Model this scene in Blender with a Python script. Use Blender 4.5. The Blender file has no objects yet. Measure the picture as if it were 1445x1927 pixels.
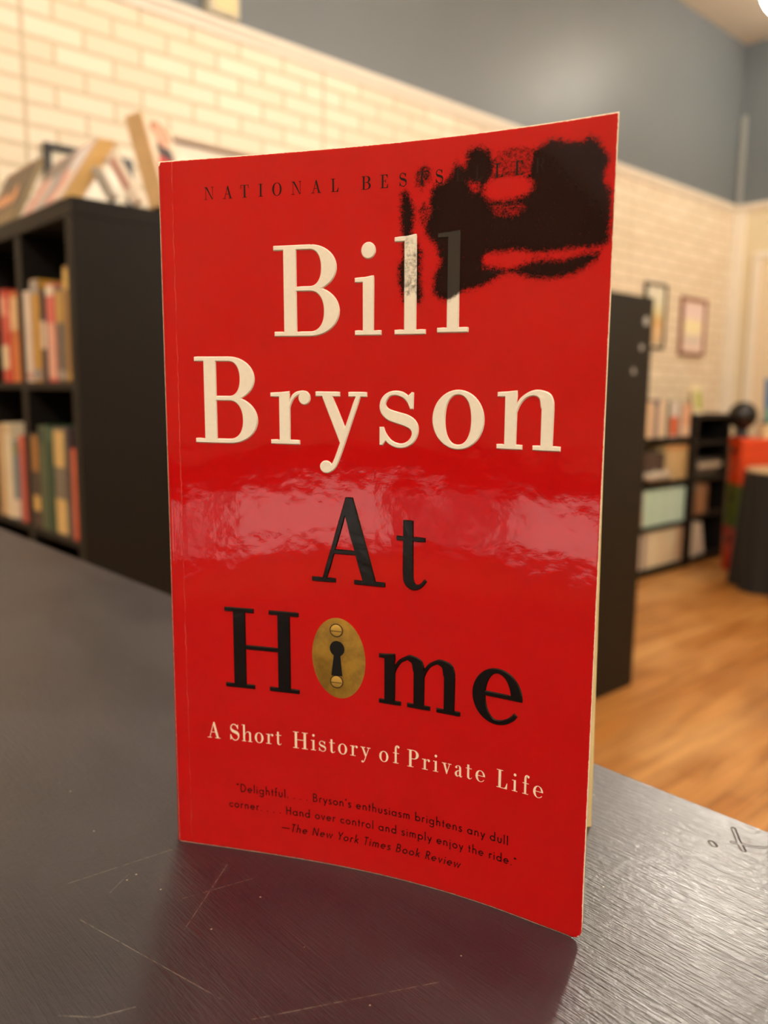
import bpy, bmesh, math, random
import numpy as np
from mathutils import Vector, Matrix
from mathutils.geometry import delaunay_2d_cdt

random.seed(7)
SC = bpy.context.scene
COL = SC.collection

# ------------------------------------------------------------------ camera
ZC = 1.124                      # lens height above the floor
ZT = ZC - 0.1408                # counter top
CAM_M = np.array([[0.6754473973525563, -0.11642088255611609, 0.7281600040612726],
                  [0.7373230849897586, 0.09162596084727287, -0.6692976554867041],
                  [0.011201863721833197, 0.9889645400132747, 0.14772832106772357]])
cam = bpy.data.cameras.new('camera')
cam_o = bpy.data.objects.new('camera', cam)
COL.objects.link(cam_o)
mw = Matrix(CAM_M.tolist()).to_4x4()
mw.translation = Vector((0, 0, ZC))
cam_o.matrix_world = mw
cam.sensor_width = 36.0
cam.lens = 1523.0 * 36.0 / 1927.0
cam.clip_start = 0.01
cam.dof.use_dof = True
cam.dof.focus_distance = 0.212
cam.dof.aperture_fstop = 11.0
SC.camera = cam_o

# ------------------------------------------------------------------ world, exposure
LAMP = 104.0
LAMP_COL = (1.0, 0.91, 0.79)
w = bpy.data.worlds.new('World')
SC.world = w
w.use_nodes = True
bg = w.node_tree.nodes['Background']
wt = w.node_tree
wtc = wt.nodes.new('ShaderNodeTexCoord'); wno = wt.nodes.new('ShaderNodeTexNoise'); wmr = wt.nodes.new('ShaderNodeMapRange')
wno.inputs['Scale'].default_value = 6.5
wno.inputs['Detail'].default_value = 2.0
wt.links.new(wtc.outputs['Generated'], wno.inputs['Vector'])
wt.links.new(wno.outputs[0], wmr.inputs[0])
wmr.interpolation_type = 'SMOOTHSTEP'
for i_, v_ in zip((1, 2, 3, 4), (0.44, 0.54, 0.5, 2.7)):
    wmr.inputs[i_].default_value = v_
bg.inputs[0].default_value = (1.0, 0.93, 0.84, 1)
wt.links.new(wmr.outputs[0], bg.inputs[1])  # bright and dim patches added to break up the cover's reflection
SC.view_settings.view_transform = 'Standard'
SC.view_settings.look = 'None'
SC.view_settings.exposure = 0.0
SC.view_settings.gamma = 1.0
SC.view_settings.use_curve_mapping = False
SC.cycles.use_denoising = True
SC.cycles.max_bounces = 10
SC.cycles.diffuse_bounces = 5

# ------------------------------------------------------------------ materials
def lin(c):
    if isinstance(c, str):
        c = [int(c[i:i + 2], 16) / 255 for i in (0, 2, 4)]
        c = [x / 12.92 if x <= 0.04045 else ((x + 0.055) / 1.055) ** 2.4 for x in c]
    return (c[0], c[1], c[2], 1.0)

class NT:
    """small helper around a material's node tree"""
    def __init__(self, name):
        self.m = bpy.data.materials.new(name)
        self.m.use_nodes = True
        self.t = self.m.node_tree
        self.b = self.t.nodes['Principled BSDF']
    def n(self, kind, **kw):
        nd = self.t.nodes.new(kind)
        for k, v in kw.items():
            setattr(nd, k, v)
        return nd
    def set(self, sock, v):
        if hasattr(v, 'links') or isinstance(v, bpy.types.NodeSocket):
            self.t.links.new(v, sock)
        else:
            sock.default_value = v
    def math(self, op, a, b=0.0, c=0.0, clamp=False):
        nd = self.n('ShaderNodeMath', operation=op, use_clamp=clamp)
        self.set(nd.inputs[0], a); self.set(nd.inputs[1], b); self.set(nd.inputs[2], c)
        return nd.outputs[0]
    def vmath(self, op, a, b=None):
        nd = self.n('ShaderNodeVectorMath', operation=op)
        self.set(nd.inputs[0], a)
        if b is not None:
            self.set(nd.inputs[1], b)
        return nd
    def mix(self, f, a, b):
        nd = self.n('ShaderNodeMix', data_type='RGBA')
        self.set(nd.inputs[0], f); self.set(nd.inputs[6], a); self.set(nd.inputs[7], b)
        return nd.outputs[2]
    def ss(self, x, lo, hi, a=0.0, b=1.0):
        nd = self.n('ShaderNodeMapRange', interpolation_type='SMOOTHSTEP')
        self.set(nd.inputs[0], x)
        for i, v in zip((1, 2, 3, 4), (lo, hi, a, b)):
            nd.inputs[i].default_value = v
        return nd.outputs[0]
    def coord(self, which='Object'):
        return self.n('ShaderNodeTexCoord').outputs[which]
    def mapping(self, v, scale=(1, 1, 1), loc=(0, 0, 0), rot=(0, 0, 0)):
        nd = self.n('ShaderNodeMapping')
        self.set(nd.inputs[0], v)
        nd.inputs[1].default_value = loc; nd.inputs[2].default_value = rot; nd.inputs[3].default_value = scale
        return nd.outputs[0]
    def noise(self, v, scale, detail=2.0, rough=0.5, dist=0.0):
        nd = self.n('ShaderNodeTexNoise')
        self.set(nd.inputs['Vector'], v)
        nd.inputs['Scale'].default_value = scale
        nd.inputs['Detail'].default_value = detail
        nd.inputs['Roughness'].default_value = rough
        nd.inputs['Distortion'].default_value = dist
        return nd.outputs[0]
    def bump(self, h, strength, dist, normal=None):
        nd = self.n('ShaderNodeBump')
        nd.inputs['Strength'].default_value = strength
        nd.inputs['Distance'].default_value = dist
        self.set(nd.inputs['Height'], h)
        if normal is not None:
            self.set(nd.inputs['Normal'], normal)
        return nd.outputs[0]
    def out(self, color=None, rough=None, normal=None, **kw):
        if color is not None: self.set(self.b.inputs['Base Color'], color)
        if rough is not None: self.set(self.b.inputs['Roughness'], rough)
        if normal is not None: self.set(self.b.inputs['Normal'], normal)
        for k, v in kw.items():
            self.set(self.b.inputs[k], v)
        return self.m

_MC = {}
def mat(color, rough=0.5, vary=0.08, scale=30.0, bump=0.0, stretch=(1, 1, 1), **kw):
    """plain painted / printed surface with a little procedural unevenness"""
    key = (color, rough, vary, scale, bump, stretch, tuple(sorted(kw.items())))
    if key in _MC:
        return _MC[key]
    t = NT('surface_' + (color if isinstance(color, str) else 'tone'))
    c = lin(color)
    v = t.mapping(t.coord(), stretch)
    n = t.noise(v, scale, 3.0)
    d = tuple(x * (1 - 2 * vary) for x in c[:3]) + (1,)
    l = tuple(min(1, x * (1 + 2 * vary)) for x in c[:3]) + (1,)
    col = t.mix(n, d, l)
    nor = t.bump(n, bump, 0.002) if bump else None
    _MC[key] = t.out(col, rough, nor, **kw)
    return _MC[key]

# ------------------------------------------------------------------ object helpers
def link(name, me, parent=None, m=None):
    o = bpy.data.objects.new(name, me)
    COL.objects.link(o)
    if m is not None:
        for q in (m if isinstance(m, (list, tuple)) else [m]):
            me.materials.append(q)
    if parent is not None:
        o.parent = parent
    return o

def tag(o, label=None, cat=None, group=None, kind=None):
    if label: o['label'] = label
    if cat: o['category'] = cat
    if group: o['group'] = group
    if kind: o['kind'] = kind
    return o

def thing(name, label, cat, loc=(0, 0, 0), group=None, rot=None):
    o = bpy.data.objects.new(name, None)
    COL.objects.link(o)
    o.location = loc
    o.empty_display_size = 0.05
    if rot is not None:
        if isinstance(rot, Matrix):
            o.rotation_euler = rot.to_euler()
        else:
            o.rotation_euler = rot
    return tag(o, label, cat, group)

def bm_box(bm, x0, y0, z0, x1, y1, z1, bevel=0.0, seg=2):
    vs = [bm.verts.new(p) for p in ((x0, y0, z0), (x1, y0, z0), (x1, y1, z0), (x0, y1, z0),
                                    (x0, y0, z1), (x1, y0, z1), (x1, y1, z1), (x0, y1, z1))]
    fs = [bm.faces.new([vs[i] for i in f]) for f in
          ((0, 3, 2, 1), (4, 5, 6, 7), (0, 1, 5, 4), (1, 2, 6, 5), (2, 3, 7, 6), (3, 0, 4, 7))]
    if bevel:
        es = list({e for f in fs for e in f.edges})
        bmesh.ops.bevel(bm, geom=es, offset=bevel, segments=seg, affect='EDGES', profile=0.5)

def bm_lathe(bm, prof, seg=32, center=(0, 0, 0)):
    rings = []
    for r, z in prof:
        if r < 1e-6:
            rings.append([bm.verts.new((center[0], center[1], center[2] + z))])
        else:
            rings.append([bm.verts.new((center[0] + r * math.cos(2 * math.pi * i / seg),
                                        center[1] + r * math.sin(2 * math.pi * i / seg),
                                        center[2] + z)) for i in range(seg)])
    for a, b in zip(rings[:-1], rings[1:]):
        for i in range(seg):
            j = (i + 1) % seg
            if len(a) == 1 and len(b) == 1:
                continue
            if len(a) == 1:
                bm.faces.new((a[0], b[j], b[i]))
            elif len(b) == 1:
                bm.faces.new((a[i], a[j], b[0]))
            else:
                bm.faces.new((a[i], a[j], b[j], b[i]))

def finish(bm, name, m, parent=None, smooth=False):
    bmesh.ops.recalc_face_normals(bm, faces=bm.faces[:])
    me = bpy.data.meshes.new(name)
    bm.to_mesh(me)
    bm.free()
    if smooth:
        for p in me.polygons:
            p.use_smooth = True
    return link(name, me, parent, m)

def box(name, m, parent, x0, y0, z0, x1, y1, z1, bevel=0.0):
    bm = bmesh.new()
    bm_box(bm, min(x0, x1), min(y0, y1), min(z0, z1), max(x0, x1), max(y0, y1), max(z0, z1), bevel)
    return finish(bm, name, m, parent)

def lathe(name, m, parent, prof, seg=32, center=(0, 0, 0)):
    bm = bmesh.new()
    bm_lathe(bm, prof, seg, center)
    return finish(bm, name, m, parent, True)

# ================================================================== THE ROOM
XL, XR, YB, YF, ZH = -2.83, 3.6, 6.04, -2.6, 3.58

def wall_brick_mat():
    t = NT('painted_brick_panel')
    sep = t.n('ShaderNodeSeparateXYZ')
    t.set(sep.inputs[0], t.coord())
    y = t.math('ADD', sep.outputs[1], 20 * 0.2032 - 2.23)
    z = t.math('ADD', sep.outputs[2], 60 * 0.0677 - 2.44)
    cmb = t.n('ShaderNodeCombineXYZ')
    t.set(cmb.inputs[0], y); t.set(cmb.inputs[1], z)
    wob = t.noise(t.coord(), 26.0, 3.0)
    off = t.vmath('SCALE', t.n('ShaderNodeCombineXYZ').outputs[0])
    wv = t.n('ShaderNodeCombineXYZ')
    t.set(wv.inputs[0], t.math('MULTIPLY', t.math('SUBTRACT', wob, 0.5), 0.006))
    t.set(wv.inputs[1], t.math('MULTIPLY', t.math('SUBTRACT', wob, 0.5), 0.006))
    vec = t.vmath('ADD', cmb.outputs[0], wv.outputs[0]).outputs[0]
    br = t.n('ShaderNodeTexBrick')
    br.offset = 0.5
    t.set(br.inputs['Vector'], vec)
    br.inputs['Scale'].default_value = 1.0
    br.inputs['Mortar Size'].default_value = 0.0088
    br.inputs['Mortar Smooth'].default_value = 0.55
    br.inputs['Brick Width'].default_value = 0.2032
    br.inputs['Row Height'].default_value = 0.0677
    br.inputs['Color1'].default_value = lin('EFE2CC')
    br.inputs['Color2'].default_value = lin('E4D5BC')
    br.inputs['Mortar'].default_value = lin('C6B798')
    seam = t.math('ABSOLUTE', t.math('SUBTRACT', t.math('FRACT', t.math('DIVIDE', t.math('ADD', y, 0.0), 1.2192 * 1.0)), 0.0))
    # vertical sheet seams every 1.219 m, counted from the joint at y = 2.23
    ys = t.math('FRACT', t.math('ADD', t.math('DIVIDE', t.math('SUBTRACT', sep.outputs[1], 2.23), 1.2192), 10.5))
    sm = t.ss(t.math('ABSOLUTE', t.math('SUBTRACT', ys, 0.5)), 0.003, 0.0075, 1.0, 0.0)
    mort = t.math('MAXIMUM', br.outputs['Fac'], sm)
    big = t.noise(t.coord(), 5.0, 3.0)
    col = t.mix(sm, br.outputs['Color'], lin('BFB092'))
    col = t.mix(t.math('MULTIPLY', big, 0.22), col, lin('E3CDA6'))
    fine = t.noise(t.coord(), 90.0, 3.0)
    h = t.math('ADD', t.math('MULTIPLY', mort, -1.0), t.math('MULTIPLY', fine, 0.25))
    return t.out(col, 0.5, t.bump(h, 0.6, 0.003))

def grey_paint():
    t = NT('grey_satin_paint')
    n = t.noise(t.coord(), 1.6, 3.0)
    col = t.mix(n, lin('676D70'), lin('71777A'))
    f = t.noise(t.coord(), 160.0, 2.0)
    return t.out(col, 0.42, t.bump(f, 0.12, 0.001), **{'Specular IOR Level': 0.5})

def floor_mat():
    t = NT('varnished_pine_boards')
    sep = t.n('ShaderNodeSeparateXYZ')
    t.set(sep.inputs[0], t.coord())
    cmb = t.n('ShaderNodeCombineXYZ')
    t.set(cmb.inputs[0], sep.outputs[1]); t.set(cmb.inputs[1], sep.outputs[0])
    br = t.n('ShaderNodeTexBrick')
    br.offset = 0.37
    t.set(br.inputs['Vector'], cmb.outputs[0])
    br.inputs['Scale'].default_value = 1.0
    br.inputs['Brick Width'].default_value = 1.1
    br.inputs['Row Height'].default_value = 0.085
    br.inputs['Mortar Size'].default_value = 0.0012
    br.inputs['Color1'].default_value = lin('C58A48')
    br.inputs['Color2'].default_value = lin('AE7030')
    br.inputs['Mortar'].default_value = lin('5A3312')
    g = t.noise(t.mapping(t.coord(), (16, 0.9, 1)), 2.2, 4.0, 0.6, 0.6)
    worn = t.noise(t.mapping(t.coord(), (2.2, 0.8, 1)), 1.7, 3.0, 0.55)
    col = t.mix(t.ss(g, 0.42, 0.72), br.outputs['Color'], lin('8A531E'))
    col = t.mix(t.math('MULTIPLY', t.ss(worn, 0.45, 0.7), 0.5), col, lin('D8A566'))
    dk = t.noise(t.mapping(t.coord(), (3.0, 0.7, 1), (4, 2, 0)), 1.4, 2.0)
    col = t.mix(t.math('MULTIPLY', t.ss(dk, 0.56, 0.74), 0.55), col, lin('74451C'))
    r = t.math('ADD', 0.3, t.math('MULTIPLY', worn, 0.2))
    return t.out(col, r, t.bump(g, 0.15, 0.002))

M_WHITE = mat('E9E0CF', 0.45, 0.03, 8)
M_CREAM = mat('DDCFAE', 0.5, 0.03, 4)
M_CEIL = mat('D9CDB8', 0.8, 0.03, 3)
M_GREY = grey_paint()
M_BRICK = wall_brick_mat()

def quad_panel(name, pts, m, parent=None):
    me = bpy.data.meshes.new(name)
    me.from_pydata(pts, [], [tuple(range(len(pts)))])
    return link(name, me, parent, m)

fl = box('floor', floor_mat(), None, XL - 0.1, YF - 0.1, -0.08, XR + 0.1, YB + 0.1, 0.0); tag(fl, kind='structure')
ce = box('ceiling', M_CEIL, None, XL - 0.1, YF - 0.1, ZH, XR + 0.1, YB + 0.1, ZH + 0.08); tag(ce, kind='structure')

def two_tone_wall(name, mats, split, x0, y0, x1, y1):
    bm = bmesh.new()
    bm_box(bm, x0, y0, 0, x1, y1, split)
    k = len(bm.faces)
    bm_box(bm, x0, y0, split, x1, y1, ZH)
    for f in bm.faces:
        f.material_index = 1 if f.calc_center_median().z > split - 1e-4 and f.index != 1 else 0
    bm.faces.ensure_lookup_table()
    for i, f in enumerate(bm.faces):
        f.material_index = 0 if i < k else 1
    o = finish(bm, name, mats)
    return tag(o, kind='structure')

two_tone_wall('wall_left', [M_BRICK, M_GREY], 2.44, XL - 0.1, YF - 0.1, XL, YB + 0.1)
two_tone_wall('wall_back', [M_CREAM, M_GREY], 2.44, XL, YB, XR, YB + 0.1)
two_tone_wall('wall_right', [M_CREAM, M_GREY], 2.44, XR, YF - 0.1, XR + 0.1, YB + 0.1)

# front wall behind the camera; low window added for the cover's bright reflection
WX0, WX1, WZ0, WZ1 = -1.9, 1.3, 0.44, 0.74
bm = bmesh.new()
bm_box(bm, XL, YF - 0.1, 0, WX0, YF, ZH)
bm_box(bm, WX1, YF - 0.1, 0, XR, YF, ZH)
bm_box(bm, WX0, YF - 0.1, 0, WX1, YF, WZ0)
bm_box(bm, WX0, YF - 0.1, WZ1, WX1, YF, ZH)
k_ = len(bm.faces)
bm_box(bm, XL, YF, WZ1 + .0, XR, YF + .012, WZ1 + .12)  # dark strip added to split the reflections on the cover
bm.faces.ensure_lookup_table()
for f_ in bm.faces[k_:]:
    f_.material_index = 1
tag(finish(bm, 'wall_front', [mat('A08F78', 0.6, 0.42, 1.5), mat('2E2822', 0.6)]), kind='structure')  # blotchy tones added to mottle the haze mirrored in the cover
win = thing('added_window', None, None, (0, YF, 0)); tag(win, kind='structure')
bm = bmesh.new()
for x in (WX0, WX0 + 0.42, -0.62, 0.1, 0.72, WX1 - 0.05):
    bm_box(bm, x, -0.07, WZ0, x + 0.05, -0.02, WZ1)
bm_box(bm, WX0, -0.075, WZ0, WX1, -0.015, WZ0 + 0.04)
bm_box(bm, WX0, -0.075, WZ1 - 0.04, WX1, -0.015, WZ1)
finish(bm, 'added_window_frame', mat('5B5349', 0.5), win)
tg = NT('added_window_glass')
tg.out(lin('FFFFFF'), 0.0)
mixs = tg.n('ShaderNodeMixShader'); tr = tg.n('ShaderNodeBsdfTransparent'); gl = tg.n('ShaderNodeBsdfGlossy')
gl.inputs['Roughness'].default_value = 0.0
mixs.inputs[0].default_value = 0.06
tg.t.links.new(tr.outputs[0], mixs.inputs[1]); tg.t.links.new(gl.outputs[0], mixs.inputs[2])
tg.t.links.new(mixs.outputs[0], tg.t.nodes['Material Output'].inputs[0])
box('added_window_pane', tg.m, win, WX0, -0.048, WZ0, WX1, -0.042, WZ1)

# picture rail, corner post, skirting
def rail_profile_box(name, axis, a0, a1, c, sgn):
    bm = bmesh.new()
    prof = [(0, 2.432), (0.012, 2.432), (0.016, 2.446), (0.020, 2.452), (0.030, 2.466), (0.030, 2.482), (0, 2.486)]
    ends = []
    for a in (a0, a1):
        ends.append([bm.verts.new((c + sgn * d, a, z) if axis == 'y' else (a, c + sgn * d, z)) for d, z in prof])
    n = len(prof)
    for i in range(n):
        j = (i + 1) % n
        bm.faces.new((ends[0][i], ends[0][j], ends[1][j], ends[1][i]))
    bm.faces.new(ends[0]); bm.faces.new(ends[1])
    o = finish(bm, name, M_WHITE)
    return tag(o, kind='structure')
rail_profile_box('trim_1', 'y', YF, YB, XL, 1)
rail_profile_box('trim_2', 'x', XL + 0.03, XR, YB, -1)
o = box('trim_3', M_WHITE, None, XL + 0.001, YB - 0.022, 0, XL + 0.095, YB, 2.432, 0.004); tag(o, kind='structure')
o = box('wall_strip', mat('9A9C97', 0.4, 0.03), None, XL + 0.012, YB - 0.014, 2.49, XL + 0.05, YB, 3.1, 0.003); tag(o, kind='structure')  # pale upright strip on the grey wall
o = box('baseboard_left', mat('DDD2BC', 0.45, 0.03), None, XL, YF, 0, XL + 0.015, YB, 0.12, 0.003); tag(o, kind='structure')
# door on the back wall
dr = thing('door_1', None, None, (XL + 0.175, YB, 0)); tag(dr, kind='structure')
bm = bmesh.new()
bm_box(bm, 0, -0.025, 0, 0.052, 0, 2.088, 0.004)
bm_box(bm, 0.9, -0.025, 0, 0.952, 0, 2.088, 0.004)
bm_box(bm, 0.0, -0.025, 2.0885, 0.952, 0, 2.14, 0.004)
finish(bm, 'door_casing', M_WHITE, dr)
box('door_leaf', mat('E6D3B4', 0.45, 0.03), dr, 0.052, -0.012, 0, 0.9, 0, 2.088)
bm = bmesh.new()
bm_lathe(bm, [(0.0, 0.0), (0.012, 0.0), (0.012, 0.03), (0.028, 0.04), (0.03, 0.055), (0.02, 0.07), (0, 0.072)], 20)
bmesh.ops.rotate(bm, verts=bm.verts[:], cent=(0, 0, 0), matrix=Matrix.Rotation(math.pi / 2, 3, 'X'))
bmesh.ops.translate(bm, verts=bm.verts[:], vec=(0.83, -0.012, 0.98))
finish(bm, 'door_knob', mat('B08D4A', 0.3, 0.03, 10, 0.0, (1, 1, 1), Metallic=1.0), dr, True)

# ------------------------------------------------------------------ hanging globe lamps
def globe_mat(k=1.0):
    t = NT('lit_opal_glass')
    t.out(lin('FFF2DC'), 0.3)
    t.b.inputs['Emission Color'].default_value = LAMP_COL + (1,)
    t.b.inputs['Emission Strength'].default_value = LAMP * k
    return t.m
M_GLOBE = globe_mat()
M_BRASS = mat('8C7A55', 0.35, 0.03, 20, 0.0, (1, 1, 1), Metallic=0.9)
def pendant(x, y, z, r, label, glow=None):
    t = thing('pendant_lamp', label, 'lamp', (x, y, z), 'globe lamps hanging from the ceiling')
    prof = [(r * math.sin(math.pi * i / 16), -r * math.cos(math.pi * i / 16)) for i in range(17)]
    prof[0] = (0, -r); prof[-1] = (0, r)
    lathe('globe_shade', glow or M_GLOBE, t, prof, 24)
    lathe('shade_holder', M_BRASS, t, [(0.0, r * 0.97), (0.04, r * 0.95), (0.045, r + 0.02), (0.02, r + 0.05), (0, r + 0.05)], 20)
    lathe('rod', M_BRASS, t, [(0.0, r + 0.04), (0.006, r + 0.04), (0.006, ZH - z - 0.02), (0, ZH - z - 0.02)], 10)
    lathe('canopy', M_BRASS, t, [(0.0, ZH - z - 0.03), (0.05, ZH - z - 0.025), (0.06, ZH - z), (0, ZH - z)], 20)
    return t
pendant(-0.992, 2.350, 2.192, 0.07, 'lit white globe lamp at the top right corner of the photo', globe_mat(3.4))
pendant(-1.66, 5.38, 3.38, 0.10, 'lit globe lamp hanging near the far corner of the shop', globe_mat(0.95))
pendant(-1.55, 1.1, 3.1, 0.10, 'lit globe lamp hanging above the tall black bookcase', globe_mat(0.55))
pendant(0.4, 4.2, 3.1, 0.10, 'lit globe lamp hanging over the open floor at the back', globe_mat(2.3))
pendant(0.9, 1.6, 3.1, 0.10, 'lit globe lamp hanging over the floor beside the counter')
pendant(-1.4, -1.5, 3.1, 0.10, 'lit globe lamp hanging near the shop front on the brick wall side', globe_mat(0.7))
pendant(1.2, -1.3, 3.1, 0.10, 'added unseen globe lamp near the shop front, lighting the red cover', globe_mat(4.6))  # out-of-view lamp added and boosted to light the book cover

# ================================================================== COUNTER
def counter_mat():
    t = NT('black_painted_wood')
    v = t.coord()
    gr = t.noise(t.mapping(v, (60, 900, 60)), 1.0, 3.0, 0.6, 0.3)
    gr2 = t.noise(t.mapping(v, (150, 1900, 150), (3, 1, 2)), 1.0, 2.0, 0.5, 0.4)
    fz = t.noise(v, 420.0, 3.0, 0.6)
    blot = t.noise(t.mapping(v, (14, 26, 10)), 1.0, 4.0, 0.6)
    col = t.mix(t.ss(blot, 0.35, 0.7), lin('201E28'), lin('2E2C33'))
    # dust specks
    vo = t.n('ShaderNodeTexVoronoi'); t.set(vo.inputs['Vector'], v); vo.inputs['Scale'].default_value = 150.0
    wn = t.n('ShaderNodeTexWhiteNoise'); t.set(wn.inputs[0], vo.outputs['Position'])
    dust = t.math('MULTIPLY', t.math('LESS_THAN', vo.outputs['Distance'], 0.045), t.math('GREATER_THAN', wn.outputs[0], 0.72))
    col = t.mix(dust, col, lin('B9B09F'))
    # scratches: thin lines between two points of the top
    sep = t.n('ShaderNodeSeparateXYZ'); t.set(sep.inputs[0], v)
    X, Y = sep.outputs[0], sep.outputs[1]
    scr = None; crk = None
    def seg(ax, ay, bx, by, wd):
        dx, dy = bx - ax, by - ay
        L2 = dx * dx + dy * dy
        px = t.math('SUBTRACT', X, ax); py = t.math('SUBTRACT', Y, ay)
        k = t.math('DIVIDE', t.math('ADD', t.math('MULTIPLY', px, dx), t.math('MULTIPLY', py, dy)), L2, clamp=True)
        qx = t.math('SUBTRACT', px, t.math('MULTIPLY', k, dx)); qy = t.math('SUBTRACT', py, t.math('MULTIPLY', k, dy))
        d = t.math('SQRT', t.math('ADD', t.math('MULTIPLY', qx, qx), t.math('MULTIPLY', qy, qy)))
        return t.ss(d, wd * 0.35, wd, 1.0, 0.0)
    for s in ((-.218, .079, -.214, .111, .00025), (-.206, .086, -.211, .094, .0002), (-.170, .058, -.164, .064, .0003),
              (-.164, .064, -.161, .072, .00025), (-.20, .075, -.15, .088, .0002), (-.196, .118, -.178, .094, .0002),
              (-.185, .12, -.19, .10, .0002), (-.14, .09, -.12, .13, .00018)):
        m_ = seg(*s)
        scr = m_ if scr is None else t.math('MAXIMUM', scr, m_)
    for s in ((-.104, .253, -.099, .246, .0009), (-.099, .246, -.096, .2425, .001), (-.1005, .2445, -.094, .2475, .0008),
              (-.094, .2475, -.0905, .251, .0007), (-.0885, .2445, -.084, .2485, .0008), (-.105, .2395, -.1035, .2385, .0012)):
        m_ = seg(*s)
        crk = m_ if crk is None else t.math('MAXIMUM', crk, m_)
    col = t.mix(t.math('MULTIPLY', scr, t.math('MULTIPLY', t.ss(fz, .3, .6), 0.55)), col, lin('8F887C'))
    h = t.math('ADD', t.math('MULTIPLY', gr, 0.55), t.math('MULTIPLY', gr2, 0.35))
    h = t.math('ADD', h, t.math('MULTIPLY', fz, 0.35))
    h = t.math('ADD', h, t.math('MULTIPLY', crk, -1.6))
    r = t.math('ADD', 0.27, t.math('MULTIPLY', blot, 0.22))
    return t.out(col, r, t.bump(h, 0.6, 0.0006), **{'Specular IOR Level': 0.9, 'Coat Weight': 0.3, 'Coat Roughness': 0.16, 'Coat Normal': t.bump(h, 1.0, 0.0007)})
M_COUNTER = counter_mat()
counter = thing('counter', 'black painted wooden counter under the red paperback', 'counter', (0, 0, 0))
box('countertop', M_COUNTER, counter, -1.25, -0.17, ZT - 0.038, 0.75, 0.2605, ZT, 0.0015)
bm = bmesh.new()
bm_box(bm, -1.2, -0.13, 0.06, 0.70, 0.225, ZT - 0.038)
for i in range(6):
    x = -1.16 + i * 0.31
    bm_box(bm, x, 0.225, 0.14, x + 0.27, 0.233, ZT - 0.1, 0.003)
finish(bm, 'counter_body', mat('1D1A1C', 0.5), counter)
box('plinth', mat('151314', 0.6), counter, -1.17, -0.10, 0, 0.67, 0.2, 0.06)

# ================================================================== THE RED PAPERBACK
RH = np.array([0.67672267, 0.73623802, 0.0])
VH = np.array([-0.73623802, 0.67672267, 0.0])
CB = [-1.6127600895505744e-05, -0.0026560983144347625, -0.3702795653798543, 219.7551398910746]
CT = [-1.0842615961223198e-05, -0.0016577013566565668, -0.3699530827067446, 216.51485353824094]
BH = 203.0
def _arc(c, a, b):
    x = np.linspace(a, b, 400); y = np.polyval(c, x)
    return x, y, np.concatenate([[0], np.cumsum(np.hypot(np.diff(x), np.diff(y)))])
AB, AT = _arc(CB, -63.6, 52.3), _arc(CT, -64.2, 51.4)
UW = (AB[2][-1] + AT[2][-1]) / 2
BO = RH * -0.0636 + VH * 0.2367 + np.array([0, 0, ZT])       # foot of the spine's front edge

def surf(u, v, h=0.0):
    """point of the bowed front cover: u mm from the spine, v mm above the counter, h mm off the paper"""
    u = np.asarray(u, float); v = np.asarray(v, float); h = np.asarray(h, float)
    def plan(uu, vv):
        fb, ft = uu / UW * AB[2][-1], uu / UW * AT[2][-1]
        k = vv / BH
        return (np.interp(fb, AB[2], AB[0]) * (1 - k) + np.interp(ft, AT[2], AT[0]) * k,
                np.interp(fb, AB[2], AB[1]) * (1 - k) + np.interp(ft, AT[2], AT[1]) * k)
    e = 1.0
    x, y = plan(u, v)
    x1, y1 = plan(np.clip(u + e, 0, UW), v); x0, y0 = plan(np.clip(u - e, 0, UW), v)
    tx, ty = x1 - x0, y1 - y0
    L = np.hypot(tx, ty)
    nx, ny = ty / L, -tx / L                                  # towards the reader
    x = x + nx * h; y = y + ny * h
    P = (x[..., None] * RH + y[..., None] * VH) / 1000.0
    P = P + np.stack([np.zeros_like(v), np.zeros_like(v), v / 1000.0 + ZT], -1)
    return P - BO

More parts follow.
